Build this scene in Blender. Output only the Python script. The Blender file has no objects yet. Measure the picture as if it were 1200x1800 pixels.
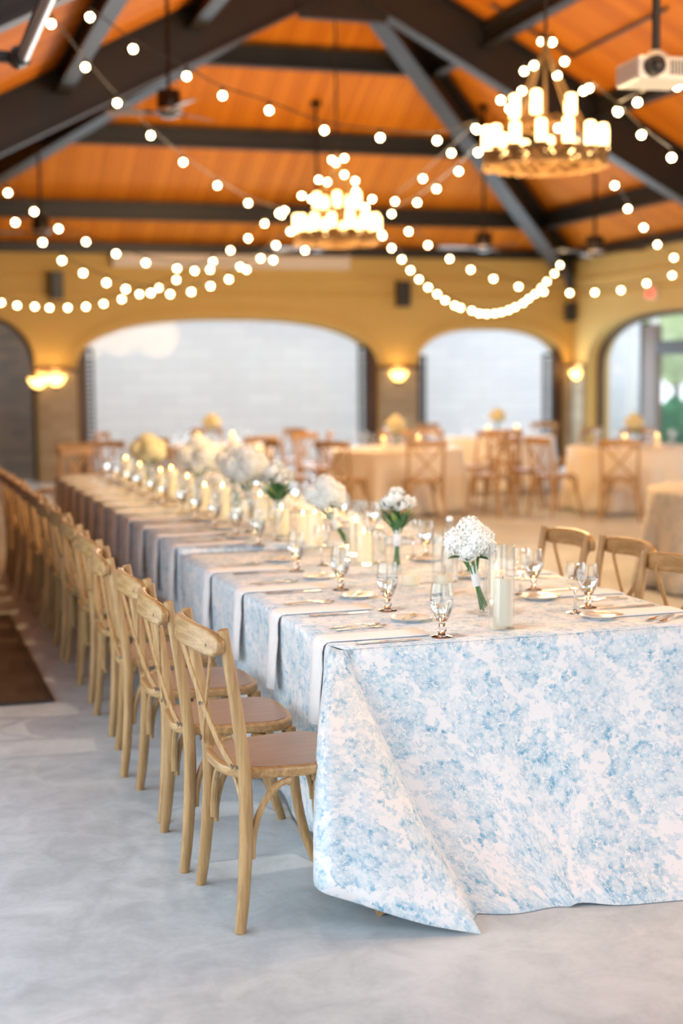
import bpy, math, random
from mathutils import Vector, Matrix
random.seed(7)
S = bpy.context.scene
COL = S.collection
PI = math.pi

# ------------------------------------------------------------------ camera
CH, FPX, YAW, HOR, ROLL = 1.65, 2500.0, math.radians(17.45), 660.0, math.radians(0.6)
PIT = math.atan((900 - HOR) / FPX)
FWD = Vector((math.sin(YAW) * math.cos(PIT), math.cos(YAW) * math.cos(PIT), -math.sin(PIT)))
_R = Vector((math.cos(YAW), -math.sin(YAW), 0))
_U = _R.cross(FWD)
RGT = _R * math.cos(ROLL) - _U * math.sin(ROLL)
UPV = _R * math.sin(ROLL) + _U * math.cos(ROLL)
CAM = Vector((0, 0, CH))
cam = bpy.data.cameras.new('camera')
camo = bpy.data.objects.new('camera', cam)
COL.objects.link(camo)
camo.matrix_world = Matrix(((RGT.x, UPV.x, -FWD.x, 0), (RGT.y, UPV.y, -FWD.y, 0), (RGT.z, UPV.z, -FWD.z, CH), (0, 0, 0, 1)))
cam.sensor_fit = 'VERTICAL'
cam.sensor_height = 36
cam.sensor_width = 24
cam.lens = 50
cam.clip_end = 300
cam.dof.use_dof = True
cam.dof.focus_distance = 4.6
cam.dof.aperture_fstop = 1.4
S.camera = camo

# ------------------------------------------------------------------ world, daylight, exposure
W = bpy.data.worlds.new('world')
S.world = W
W.use_nodes = True
bg = W.node_tree.nodes['Background']
bg.inputs['Color'].default_value = (0.86, 0.93, 1.0, 1)
bg.inputs['Strength'].default_value = 1.6
S.view_settings.view_transform = 'Standard'
S.view_settings.look = 'None'
S.view_settings.gamma = 1
S.view_settings.exposure = 0.45
S.view_settings.use_curve_mapping = False
S.cycles.max_bounces = 8
S.cycles.transparent_max_bounces = 24
S.cycles.sample_clamp_indirect = 4
S.cycles.use_denoising = True
S.cycles.caustics_reflective = False
S.cycles.caustics_refractive = False


def area_light(name, loc, rot, sx, sy, power, color):
    l = bpy.data.lights.new(name, 'AREA')
    l.shape = 'RECTANGLE'
    l.size, l.size_y, l.energy, l.color = sx, sy, power, color
    o = bpy.data.objects.new(name, l)
    o.location, o.rotation_euler = loc, rot
    COL.objects.link(o)
    return o


# daylight entering by the open doors in the left wall (beside the camera), the rear wall and the right wall's arches
DAY = (0.68, 0.86, 1.0)
area_light('daylight_left_doors', (-0.62, 3.7, 1.45), (PI / 2, 0, -PI / 2), 5.8, 2.5, 46, DAY)
area_light('daylight_rear_doors', (5.2, -4.3, 1.6), (PI / 2, 0, 0), 9.5, 2.9, 15, DAY)
area_light('added_gable_light', (4.6, -4.3, 4.5), (PI / 2 - 0.35, 0, 0.1), 6.0, 1.6, 215, DAY)  # unseen source, added to brighten the table top and floor
area_light('daylight_right_arches', (11.4, 6.0, 1.5), (PI / 2, 0, PI / 2), 14.0, 2.2, 75, DAY)
area_light('daylight_back_arch', (5.35, 22.95, 1.3), (PI / 2, 0, PI), 4.6, 2.2, 110, DAY)
area_light('daylight_back_arch_small', (10.0, 22.95, 1.3), (PI / 2, 0, PI), 2.4, 2.0, 55, DAY)


# ------------------------------------------------------------------ pixel helpers (photo pixel -> point on a known plane)
def ray(x, y):
    return (FWD * FPX + RGT * (x - 600) - UPV * (y - 900)).normalized()


def onz(x, y, z):
    d = ray(x, y)
    return CAM + d * ((z - CH) / d.z)


def onY(x, y, Y):
    d = ray(x, y)
    return CAM + d * (Y / d.y)


def onX(x, y, X):
    d = ray(x, y)
    return CAM + d * (X / d.x)


def onD(x, y, D):
    d = ray(x, y)
    return CAM + d * (D / d.dot(FWD))


# ------------------------------------------------------------------ material helpers
class NT:
    def __init__(s, name):
        s.m = bpy.data.materials.new(name)
        s.m.use_nodes = True
        s.t = s.m.node_tree
        s.b = s.t.nodes['Principled BSDF']
        s.out = s.t.nodes['Material Output']

    def n(s, typ, ins=None, **kw):
        nd = s.t.nodes.new(typ)
        for k, v in kw.items():
            setattr(nd, k, v)
        for k, v in (ins or {}).items():
            s.set(nd.inputs[k], v)
        return nd

    def set(s, sock, v):
        if isinstance(v, bpy.types.NodeSocket):
            s.t.links.new(v, sock)
        elif isinstance(v, (tuple, list)) and sock.type == 'RGBA' and len(v) == 3:
            sock.default_value = (*v, 1)
        else:
            sock.default_value = v

    def P(s, **kw):
        names = dict(col='Base Color', rough='Roughness', metal='Metallic', normal='Normal', trans='Transmission Weight',
                     ior='IOR', ecol='Emission Color', estr='Emission Strength', sheen='Sheen Weight', sss='Subsurface Weight',
                     spec='Specular IOR Level', coat='Coat Weight')
        for k, v in kw.items():
            s.set(s.b.inputs[names[k]], v)

    def math(s, op, a, b=0.0, c=0.0, clamp=False):
        nd = s.t.nodes.new('ShaderNodeMath')
        nd.operation = op
        nd.use_clamp = clamp
        for i, v in enumerate((a, b, c)):
            s.set(nd.inputs[i], v)
        return nd.outputs[0]

    def step(s, x, a, b):
        nd = s.n('ShaderNodeMapRange', {0: x, 1: a, 2: b, 3: 0.0, 4: 1.0}, interpolation_type='SMOOTHSTEP')
        return nd.outputs[0]

    def mix(s, f, a, b):
        nd = s.t.nodes.new('ShaderNodeMix')
        nd.data_type = 'RGBA'
        s.set(nd.inputs[0], f)
        s.set(nd.inputs[6], a)
        s.set(nd.inputs[7], b)
        return nd.outputs[2]

    def noise(s, vec, scale, detail=3.0, rough=0.55, dist=0.0):
        return s.n('ShaderNodeTexNoise', {'Vector': vec, 'Scale': scale, 'Detail': detail, 'Roughness': rough, 'Distortion': dist})

    def obj(s, scale=(1, 1, 1)):
        tc = s.n('ShaderNodeTexCoord')
        return s.n('ShaderNodeMapping', {'Vector': tc.outputs['Object'], 'Scale': scale}).outputs[0]

    def uv(s, scale=(1, 1, 1)):
        tc = s.n('ShaderNodeTexCoord')
        return s.n('ShaderNodeMapping', {'Vector': tc.outputs['UV'], 'Scale': scale}).outputs[0]

    def bump(s, h, strength=0.3, dist=0.01):
        s.P(normal=s.n('ShaderNodeBump', {'Height': h, 'Strength': strength, 'Distance': dist}).outputs[0])


def plain(name, col, rough=0.5, metal=0.0, var=0.12, scale=8.0, **kw):
    k = NT(name)
    nz = k.noise(k.obj(), scale).outputs[0]
    d = tuple(c * (1 - var) for c in col)
    b = tuple(min(1, c * (1 + var)) for c in col)
    k.P(col=k.mix(nz, d, b), rough=rough, metal=metal, **kw)
    return k.m


def wood(name, dark, light, rough=0.4, axis=2, gs=1.0):
    k = NT(name)
    sc = [70 * gs, 70 * gs, 70 * gs]
    sc[axis] = 5 * gs
    v = k.obj(tuple(sc))
    n1 = k.noise(v, 1.0, 4, 0.6, 0.6).outputs[0]
    n2 = k.noise(k.obj(), 3.0).outputs[0]
    f = k.math('ADD', k.math('MULTIPLY', k.step(n1, 0.36, 0.66), 0.75), k.math('MULTIPLY', n2, 0.3), clamp=True)
    k.P(col=k.mix(f, dark, light), rough=rough)
    k.bump(n1, 0.08, 0.004)
    return k.m


def emis(name, col, strength, base=None):
    k = NT(name)
    k.P(col=base or col, ecol=(*col, 1), estr=strength, rough=0.4)
    return k.m


def thin_glass(name, tint=(1, 1, 1), refl=1.0, rough=0.0):
    k = NT(name)
    fc = k.n('ShaderNodeLayerWeight', {'Blend': 0.5}).outputs['Facing']
    fr = k.math('ADD', k.math('MULTIPLY', k.math('POWER', fc, 3.5), 0.75), 0.05)
    tr = k.n('ShaderNodeBsdfTransparent', {'Color': tint})
    gl = k.n('ShaderNodeBsdfGlossy', {'Color': (1, 1, 1), 'Roughness': rough})
    mx = k.n('ShaderNodeMixShader', {0: k.math('MULTIPLY', fr, refl, clamp=True), 1: tr.outputs[0], 2: gl.outputs[0]})
    k.t.links.new(mx.outputs[0], k.out.inputs[0])
    return k.m


M = {}
M['oak'] = wood('oak', (0.33, 0.185, 0.070), (0.52, 0.325, 0.14), 0.38, 2)
M['oak_rail'] = wood('oak_rail', (0.32, 0.175, 0.065), (0.52, 0.325, 0.14), 0.36, 1)
M['oak_seat'] = wood('oak_seat', (0.30, 0.20, 0.135), (0.38, 0.26, 0.18), 0.33, 0, 1.3)
M['screw'] = plain('screw_steel', (0.30, 0.29, 0.27), 0.3, 1.0)
M['steel'] = plain('painted_steel', (0.022, 0.019, 0.015), 0.45, 0.0, 0.2, 2.0)
M['black'] = plain('black_plastic', (0.018, 0.018, 0.02), 0.4)
M['chrome'] = plain('pipe_metal', (0.62, 0.63, 0.66), 0.28, 0.9)
M['white_plastic'] = plain('white_plastic', (0.78, 0.77, 0.74), 0.4, 0, 0.04)
M['brass'] = plain('gold_cutlery', (0.72, 0.55, 0.30), 0.22, 1.0)
M['silver'] = plain('steel_cutlery', (0.72, 0.70, 0.66), 0.18, 1.0)
M['china'] = plain('china', (0.82, 0.80, 0.77), 0.18, 0, 0.03)
M['linen'] = plain('linen', (0.84, 0.83, 0.83), 0.85, 0, 0.05, 60, sheen=0.2)
M['ribbon'] = plain('ribbon', (0.86, 0.86, 0.86), 0.6, 0, 0.04, 30)
M['wax'] = plain('ivory_wax', (0.86, 0.79, 0.62), 0.5, 0, 0.03, 6, sss=0.15)
_k = NT('wax_added_glow'); _k.P(col=(0.88, 0.78, 0.58), rough=0.5, sss=0.2, ecol=(1.0, 0.66, 0.30, 1), estr=0.28); M['wax_lit'] = _k.m  # emission added to imitate flame light glowing through the wax
M['wick'] = plain('wick', (0.05, 0.04, 0.03), 0.9)
M['flame'] = emis('candle_flame', (1.0, 0.62, 0.2), 25)
M['petal'] = plain('white_petal', (0.93, 0.93, 0.88), 0.6, 0, 0.06, 40, sss=0.1)
M['petal_yellow'] = plain('cream_petal', (0.84, 0.78, 0.52), 0.6, 0, 0.10, 40, sss=0.1)
M['leaf'] = plain('leaf_green', (0.045, 0.16, 0.055), 0.45, 0, 0.35, 30)
M['leaf_light'] = plain('leaf_light_green', (0.30, 0.42, 0.10), 0.5, 0, 0.25, 30)
M['stem'] = plain('stem_green', (0.06, 0.20, 0.05), 0.5, 0, 0.3, 40)
M['glass'] = thin_glass('clear_glass', (0.97, 0.98, 0.98), 1.0)
M['pane'] = thin_glass('window_glass', (0.97, 0.985, 0.985), 0.06)
_k = NT('solid_glass'); _k.P(col=(1, 1, 1), rough=0.0, trans=1.0, ior=1.45); M['solid_glass'] = _k.m
_k = NT('water'); _k.P(col=(1, 1, 1), rough=0.0, trans=1.0, ior=1.33); M['water'] = _k.m
M['bulb'] = emis('bulb_glow', (1.0, 0.70, 0.34), 28)
M['candle_tube'] = emis('candle_tube_glow', (1.0, 0.62, 0.25), 7)
M['sconce_glow'] = emis('sconce_glow', (1.0, 0.58, 0.16), 5)
M['twig'] = plain('woven_twig', (0.20, 0.115, 0.04), 0.8, 0, 0.4, 30)
M['rope'] = plain('rope', (0.22, 0.14, 0.06), 0.9, 0, 0.3, 60)
M['exit_red'] = emis('exit_sign_glow', (0.9, 0.12, 0.05), 0.8)
M['dark_wood'] = wood('dark_wood', (0.045, 0.018, 0.009), (0.10, 0.043, 0.02), 0.45, 2, 0.3)
M['shutter'] = plain('shutter_paint', (0.045, 0.05, 0.055), 0.45)
M['grey_frame'] = plain('door_frame', (0.21, 0.17, 0.15), 0.45)
M['screen_white'] = plain('screen_case', (0.72, 0.66, 0.58), 0.5, 0, 0.03)
M['tabletop'] = plain('laminate', (0.5, 0.46, 0.4), 0.5)
M['fan_blade'] = wood('fan_blade_wood', (0.16, 0.10, 0.06), (0.26, 0.18, 0.12), 0.4, 0, 0.3)
M['fan_motor'] = plain('fan_bronze', (0.03, 0.018, 0.012), 0.3, 0.6)
M['satin'] = plain('champagne_satin', (0.76, 0.68, 0.54), 0.42, 0, 0.05, 6, sheen=0.3)
M['satin_white'] = plain('white_satin', (0.82, 0.80, 0.77), 0.45, 0, 0.04, 6, sheen=0.3)
M['hedge'] = plain('hedge_green', (0.05, 0.22, 0.08), 0.7, 0, 0.5, 5)
M['tree'] = plain('tree_green', (0.50, 0.58, 0.34), 0.7, 0, 0.4, 2)
M['bark'] = plain('bark', (0.12, 0.09, 0.06), 0.9)


def m_ceiling():
    k = NT('orange_plank_ceiling')
    v = k.uv()
    sx = k.n('ShaderNodeSeparateXYZ', {0: v})
    u = k.math('DIVIDE', sx.outputs[0], 0.092)
    fl = k.math('FLOOR', u)
    fr = k.math('FRACT', u)
    wn = k.n('ShaderNodeTexWhiteNoise', {'W': fl}, noise_dimensions='1D').outputs[0]
    gr = k.noise(k.uv((26, 1.3, 1)), 1.0, 4).outputs[0]
    f = k.math('ADD', k.math('MULTIPLY', wn, 0.55), k.math('MULTIPLY', gr, 0.5), clamp=True)
    col = k.mix(f, (0.50, 0.135, 0.007), (0.80, 0.275, 0.017))
    groove = k.math('MINIMUM', k.step(fr, 0.0, 0.07), k.step(fr, 1.0, 0.93))
    k.P(col=k.mix(groove, (0.12, 0.03, 0.004), col), rough=0.65, spec=0.2)
    k.bump(groove, 0.5, 0.006)
    return k.m


def m_concrete():
    k = NT('polished_concrete')
    v = k.obj()
    a = k.noise(v, 0.9, 6, 0.6, 0.4).outputs[0]
    b = k.noise(v, 6.0, 6, 0.65, 0.8).outputs[0]
    c = k.noise(v, 45.0, 3, 0.6).outputs[0]
    f = k.math('ADD', k.math('MULTIPLY', a, 0.55), k.math('ADD', k.math('MULTIPLY', b, 0.5), k.math('MULTIPLY', c, 0.14)))
    f = k.step(f, 0.38, 0.80)
    vor = k.n('ShaderNodeTexVoronoi', {'Vector': k.n('ShaderNodeMixRGB', {0: 0.12, 1: v, 2: k.noise(v, 2.0, 4).outputs[1]}).outputs[0], 'Scale': 0.42}, feature='DISTANCE_TO_EDGE').outputs[0]
    crack = k.math('MULTIPLY', k.step(vor, 0.0035, 0.0), k.step(a, 0.5, 0.6))
    col = k.mix(f, (0.38, 0.43, 0.46), (0.64, 0.69, 0.72))
    k.P(col=k.mix(k.math('MULTIPLY', crack, 0.45), col, (0.14, 0.15, 0.15)), rough=k.math('ADD', k.math('MULTIPLY', b, 0.3), 0.28))
    k.bump(c, 0.06, 0.003)
    return k.m


def m_plaster():
    k = NT('yellow_plaster')
    v = k.obj()
    a = k.noise(v, 1.5, 4).outputs[0]
    b = k.noise(v, 30, 3).outputs[0]
    k.P(col=k.mix(a, (0.56, 0.375, 0.115), (0.65, 0.45, 0.15)), rough=0.8)
    k.bump(b, 0.15, 0.004)
    return k.m


def m_stone(name, c1, c2, mortar, sx, sy, rough=0.8):
    k = NT(name)
    v = k.uv()
    br = k.n('ShaderNodeTexBrick', {'Vector': v, 'Color1': c1, 'Color2': c2, 'Mortar': mortar, 'Scale': 1.0, 'Mortar Size': 0.012,
                                    'Brick Width': sx, 'Row Height': sy, 'Mortar Smooth': 0.3})
    nz = k.noise(v, 5.0, 5).outputs[0]
    k.P(col=k.mix(k.math('MULTIPLY', nz, 0.35), br.outputs[0], mortar), rough=rough)
    k.bump(k.math('ADD', k.math('MULTIPLY', br.outputs[1], -1.0), nz), 0.5, 0.02)
    return k.m


def m_damask(name, ground, blue_l, blue_d, scale=1.0, warm=0.0):
    """blue floral damask print; UV in metres"""
    k = NT(name)
    v = k.uv((scale, scale, 1))
    nz = k.noise(v, 9.0, 2)
    off = k.n('ShaderNodeVectorMath', {0: nz.outputs[1], 1: (0.5, 0.5, 0.5)}, operation='SUBTRACT').outputs[0]
    v2 = k.n('ShaderNodeVectorMath', {0: off, 1: (0.018, 0.018, 0), 2: v}, operation='MULTIPLY_ADD').outputs[0]
    sp = k.n('ShaderNodeSeparateXYZ', {0: v})
    # ogee lattice of medallions, staggered
    wp = k.n('ShaderNodeSeparateXYZ', {0: k.noise(v, 4.5, 2).outputs[1]})
    cx = k.math('COSINE', k.math('MULTIPLY', k.math('ADD', sp.outputs[0], k.math('MULTIPLY', wp.outputs[0], 0.16)), 2 * PI / 0.38))
    cy = k.math('COSINE', k.math('MULTIPLY', k.math('ADD', sp.outputs[1], k.math('MULTIPLY', wp.outputs[1], 0.16)), 2 * PI / 0.52))
    ln = k.noise(v, 20.0, 3).outputs[0]
    lat = k.math('ADD', k.math('ABSOLUTE', k.math('ADD', cx, cy)), k.math('MULTIPLY', k.math('SUBTRACT', ln, 0.5), 2.9))
    med = k.step(lat, 0.20, 0.42)

    def flowers(sc, R, lobes, depth, rnd=0.85):
        vo = k.n('ShaderNodeTexVoronoi', {'Vector': v2, 'Scale': sc, 'Randomness': rnd}, voronoi_dimensions='2D')
        d = k.n('ShaderNodeVectorMath', {0: v2, 1: vo.outputs['Position']}, operation='SUBTRACT').outputs[0]
        s2 = k.n('ShaderNodeSeparateXYZ', {0: d})
        r = k.math('SQRT', k.math('ADD', k.math('MULTIPLY', s2.outputs[0], s2.outputs[0]), k.math('MULTIPLY', s2.outputs[1], s2.outputs[1])))
        th = k.math('ARCTAN2', s2.outputs[1], s2.outputs[0])
        cr = k.n('ShaderNodeSeparateColor', {0: vo.outputs['Color']})
        ph = k.math('MULTIPLY', cr.outputs[0], 6.283)
        lobe = k.math('ABSOLUTE', k.math('SINE', k.math('ADD', k.math('MULTIPLY', th, lobes / 2), ph)))
        rad = k.math('MULTIPLY', k.math('ADD', k.math('MULTIPLY', lobe, depth), 1 - depth), k.math('MULTIPLY', k.math('ADD', k.math('MULTIPLY', cr.outputs[1], 0.5), 0.7), R))
        q = k.math('DIVIDE', r, rad)
        m = k.step(q, 1.0, 0.86)
        # petals: darker towards the rim, pale ring and veins, pale heart
        vein = k.math('ADD', k.math('MULTIPLY', k.step(lobe, 0.08, 0.30), 0.85), 0.15)
        rim = k.math('ADD', k.math('MULTIPLY', k.step(q, 0.25, 0.95), 0.55), 0.45)
        ring = k.math('ADD', k.step(q, 0.36, 0.28), k.step(q, 0.44, 0.54), clamp=True)
        return k.math('MULTIPLY', m, k.math('MULTIPLY', k.math('MULTIPLY', vein, rim), ring)), cr.outputs[2]

    def leaves(sc, a, b):
        vo = k.n('ShaderNodeTexVoronoi', {'Vector': v2, 'Scale': sc, 'Randomness': 1.0}, voronoi_dimensions='2D')
        d = k.n('ShaderNodeVectorMath', {0: v2, 1: vo.outputs['Position']}, operation='SUBTRACT').outputs[0]
        s2 = k.n('ShaderNodeSeparateXYZ', {0: d})
        cr = k.n('ShaderNodeSeparateColor', {0: vo.outputs['Color']})
        an = k.math('MULTIPLY', cr.outputs[0], 6.283)
        c, s = k.math('COSINE', an), k.math('SINE', an)
        X = k.math('ADD', k.math('MULTIPLY', s2.outputs[0], c), k.math('MULTIPLY', s2.outputs[1], s))
        Y = k.math('SUBTRACT', k.math('MULTIPLY', s2.outputs[1], c), k.math('MULTIPLY', s2.outputs[0], s))
        Y = k.math('ADD', Y, k.math('MULTIPLY', k.math('MULTIPLY', X, X), 18.0))
        e = k.math('ADD', k.math('POWER', k.math('ABSOLUTE', k.math('DIVIDE', X, a)), 2.0), k.math('POWER', k.math('ABSOLUTE', k.math('DIVIDE', Y, b)), 2.0))
        rib = k.step(k.math('ABSOLUTE', Y), 0.0004, 0.0016)
        return k.math('MULTIPLY', k.math('MULTIPLY', k.step(e, 1.0, 0.75), rib), k.math('ADD', k.math('MULTIPLY', cr.outputs[1], 0.7), 0.3))

    f1, c1 = flowers(14.0, 0.037, 8, 0.34)
    f2, c2 = flowers(30.0, 0.017, 5, 0.40)
    l1 = leaves(40.0, 0.019, 0.0066)
    l2 = leaves(66.0, 0.012, 0.0045)
    on1 = k.step(c1, 0.18, 0.24)
    big = k.math('MULTIPLY', f1, on1)
    sparse = k.math('MAXIMUM', med, k.math('MULTIPLY', k.step(k.noise(v, 30.0, 2).outputs[0], 0.52, 0.58), 0.85))
    small = k.math('MULTIPLY', k.math('MAXIMUM', k.math('MULTIPLY', f2, 0.8), k.math('MAXIMUM', l1, k.math('MULTIPLY', l2, 0.8))), sparse)
    big = k.math('MULTIPLY', big, k.step(lat, 0.12, 0.30))
    al = k.math('MAXIMUM', big, k.math('MULTIPLY', small, 0.9))
    wc = k.noise(v, 24.0, 3).outputs[0]
    al = k.math('MULTIPLY', al, k.math('ADD', k.math('MULTIPLY', k.step(wc, 0.3, 0.72), 0.5), 0.62))
    al = k.math('MULTIPLY', al, k.math('ADD', k.math('MULTIPLY', k.step(k.noise(v, 5.0, 2).outputs[0], 0.35, 0.62), 0.3), 0.75), clamp=True)
    wash = k.math('MULTIPLY', k.math('MULTIPLY', med, 0.10), k.step(k.noise(v, 70.0, 3).outputs[0], 0.42, 0.62))
    al = k.math('MAXIMUM', al, wash)
    blue = k.mix(k.step(wc, 0.35, 0.7), blue_l, blue_d)
    k.P(col=k.mix(al, ground, blue), rough=0.75, sheen=0.15)
    weave = k.noise(k.uv((900, 900, 1)), 1.0, 1).outputs[0]
    k.bump(weave, 0.05, 0.001)
    return k.m


M['ceiling'] = m_ceiling()
M['concrete'] = m_concrete()
M['plaster'] = m_plaster()
M['pier_stone'] = m_stone('pier_stone', (0.42, 0.34, 0.24), (0.30, 0.23, 0.15), (0.36, 0.30, 0.21), 0.34, 0.14)
M['brown_stone'] = m_stone('brown_stone', (0.26, 0.17, 0.11), (0.15, 0.11, 0.085), (0.14, 0.13, 0.125), 0.3, 0.11)
M['pale_stone'] = m_stone('pale_stone', (0.82, 0.83, 0.88), (0.75, 0.76, 0.82), (0.68, 0.69, 0.76), 0.7, 0.22)
M['mat_slate'] = m_stone('floor_inset', (0.085, 0.055, 0.032), (0.055, 0.036, 0.022), (0.04, 0.028, 0.02), 0.5, 0.28, 0.5)
M['damask'] = m_damask('blue_damask', (0.83, 0.83, 0.84), (0.42, 0.64, 0.76), (0.13, 0.38, 0.56))
M['damask_grey'] = m_damask('grey_blue_damask', (0.62, 0.54, 0.43), (0.36, 0.40, 0.42), (0.24, 0.30, 0.35), 0.7)
M['paving'] = plain('outdoor_paving', (0.62, 0.62, 0.60), 0.8, 0, 0.1, 2)
M['white_paint'] = plain('white_paint', (0.82, 0.82, 0.82), 0.5, 0, 0.03)


# ------------------------------------------------------------------ mesh helpers
class MB:
    def __init__(s):
        s.v, s.f, s.uv = [], [], {}

    def add(s, vs, fs):
        o = len(s.v)
        s.v += [tuple(p) for p in vs]
        s.f += [tuple(i + o for i in f) for f in fs]
        return s

    def box(s, x0, x1, y0, y1, z0, z1):
        return s.add([(x, y, z) for z in (z0, z1) for y in (y0, y1) for x in (x0, x1)],
                     [(0, 2, 3, 1), (4, 5, 7, 6), (0, 1, 5, 4), (2, 6, 7, 3), (0, 4, 6, 2), (1, 3, 7, 5)])

    def hexa(s, a, b):
        """prism between two quads a, b (4 points each)"""
        return s.add(list(a) + list(b), [(3, 2, 1, 0), (4, 5, 6, 7), (0, 1, 5, 4), (1, 2, 6, 5), (2, 3, 7, 6), (3, 0, 4, 7)])

    def beam(s, p, q, w, h, up=(0, 0, 1)):
        """rectangular bar from p to q, width w sideways, height h along up"""
        p, q, up = Vector(p), Vector(q), Vector(up)
        d = (q - p).normalized()
        sd = d.cross(up).normalized()
        u = sd.cross(d)
        off = [(-w / 2, -h / 2), (w / 2, -h / 2), (w / 2, h / 2), (-w / 2, h / 2)]
        return s.hexa([p + sd * a + u * b for a, b in off], [q + sd * a + u * b for a, b in off])

    def tube(s, path, r, n=8, cap=True):
        path = [Vector(p) for p in path]
        rs = r if isinstance(r, (list, tuple)) else [r] * len(path)
        t0 = (path[1] - path[0]).normalized()
        ref = Vector((0, 0, 1)) if abs(t0.z) < 0.9 else Vector((1, 0, 0))
        nrm = t0.cross(ref).normalized()
        vs, fs = [], []
        for i, p in enumerate(path):
            t = (path[min(i + 1, len(path) - 1)] - path[max(i - 1, 0)])
            t = t.normalized() if t.length > 1e-9 else t0
            nrm = (nrm - t * nrm.dot(t))
            nrm = nrm.normalized() if nrm.length > 1e-6 else t.orthogonal().normalized()
            bn = t.cross(nrm)
            for j in range(n):
                a = 2 * PI * j / n
                vs.append(p + (nrm * math.cos(a) + bn * math.sin(a)) * rs[i])
        for i in range(len(path) - 1):
            for j in range(n):
                a, b = i * n + j, i * n + (j + 1) % n
                fs.append((a, b, b + n, a + n))
        if cap:
            fs.append(tuple(range(n))[::-1])
            fs.append(tuple((len(path) - 1) * n + j for j in range(n)))
        return s.add(vs, fs)

    def ribbon(s, path, nrms, w, t):
        """flat strip with thickness along path; nrms = face normals"""
        path = [Vector(p) for p in path]
        vs, fs = [], []
        for i, p in enumerate(path):
            tg = (path[min(i + 1, len(path) - 1)] - path[max(i - 1, 0)]).normalized()
            nn = Vector(nrms[i] if isinstance(nrms, list) else nrms)
            sd = tg.cross(nn).normalized()
            nn = sd.cross(tg).normalized()
            ww = w[i] if isinstance(w, list) else w
            for a, b in ((-1, -1), (1, -1), (1, 1), (-1, 1)):
                vs.append(p + sd * a * ww / 2 + nn * b * t / 2)
        for i in range(len(path) - 1):
            for j in range(4):
                a, b = i * 4 + j, i * 4 + (j + 1) % 4
                fs.append((a, b, b + 4, a + 4))
        fs.append((3, 2, 1, 0))
        o = (len(path) - 1) * 4
        fs.append((o, o + 1, o + 2, o + 3))
        return s.add(vs, fs)

    def lathe(s, prof, n=20, c=(0, 0, 0), wave=None):
        """closed or open profile [(r,z)] around z through c"""
        vs, fs = [], []
        for r, z in prof:
            for j in range(n):
                a = 2 * PI * j / n
                rr = r * (wave(a, z) if wave else 1)
                vs.append((c[0] + rr * math.cos(a), c[1] + rr * math.sin(a), c[2] + z))
        for i in range(len(prof) - 1):
            for j in range(n):
                a, b = i * n + j, i * n + (j + 1) % n
                fs.append((a, b, b + n, a + n))
        if prof[0][0] > 1e-6:
            fs.append(tuple(range(n))[::-1])
        if prof[-1][0] > 1e-6:
            fs.append(tuple((len(prof) - 1) * n + j for j in range(n)))
        return s.add(vs, fs)

    def ball(s, c, r, n=10, m=6, sz=1.0):
        return s.lathe([(max(1e-7, r * math.sin(PI * i / m)), -r * sz * math.cos(PI * i / m)) for i in range(m + 1)], n, c)

    def prism(s, poly, z0, z1):
        n = len(poly)
        return s.add([(x, y, z0) for x, y in poly] + [(x, y, z1) for x, y in poly],
                     [tuple(range(n))[::-1], tuple(range(n, 2 * n))] + [(i, (i + 1) % n, n + (i + 1) % n, n + i) for i in range(n)])

    def build(s, name, mat, parent=None, smooth=False, uvs=None, loc=None, bevel=0.0, solid=0.0):
        me = bpy.data.meshes.new(name)
        me.from_pydata(s.v, [], s.f)
        me.materials.append(mat if not isinstance(mat, str) else M[mat])
        if uvs is not None:
            ul = me.uv_layers.new(name='UVMap')
            for lp in me.loops:
                ul.data[lp.index].uv = uvs(lp.vertex_index) if callable(uvs) else uvs[lp.vertex_index]
        if smooth:
            for p in me.polygons:
                p.use_smooth = True
        me.update()
        o = bpy.data.objects.new(name, me)
        COL.objects.link(o)
        if parent:
            o.parent = parent
        if loc:
            o.location = loc
        if bevel:
            b = o.modifiers.new('bevel', 'BEVEL')
            b.width, b.segments, b.limit_method = bevel, 2, 'ANGLE'
        if solid:
            b = o.modifiers.new('solid', 'SOLIDIFY')
            b.thickness, b.offset = solid, 0
        if smooth == 'auto':
            me.set_sharp_from_angle(angle=math.radians(40))
        return o


def catmull(pts, k=6):
    P = [Vector(p) for p in pts]
    P = [P[0] * 2 - P[1]] + P + [P[-1] * 2 - P[-2]]
    out = []
    for i in range(1, len(P) - 2):
        for j in range(k):
            t = j / k
            a, b, c, d = P[i - 1:i + 3]
            out.append(0.5 * (2 * b + (c - a) * t + (2 * a - 5 * b + 4 * c - d) * t * t + (3 * b - a - 3 * c + d) * t ** 3))
    out.append(P[-2])
    return out


def tag(o, label, cat, group=None, kind=None):
    if label:
        o['label'] = label
    if cat:
        o['category'] = cat
    if group:
        o['group'] = group
    if kind:
        o['kind'] = kind
    return o


def thing(name, label, cat, loc=(0, 0, 0), rz=0, group=None):
    o = bpy.data.objects.new(name, None)
    o.empty_display_size = 0.1
    COL.objects.link(o)
    o.location = loc
    o.rotation_euler = (0, 0, rz)
    return tag(o, label, cat, group)


def struct(o):
    o['kind'] = 'structure'
    return o


def dup(root, loc, rz=None, label=None, group=None, scale=None):
    def cp(o, par):
        c = o.copy()
        COL.objects.link(c)
        c.parent = par
        for ch in o.children:
            cp(ch, c)
        return c
    r = cp(root, None)
    r.location = loc
    if rz is not None:
        r.rotation_euler = (0, 0, rz)
    if scale is not None:
        r.scale = (scale,) * 3 if not isinstance(scale, tuple) else scale
    if label:
        r['label'] = label
    if group:
        r['group'] = group
    return r


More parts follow.
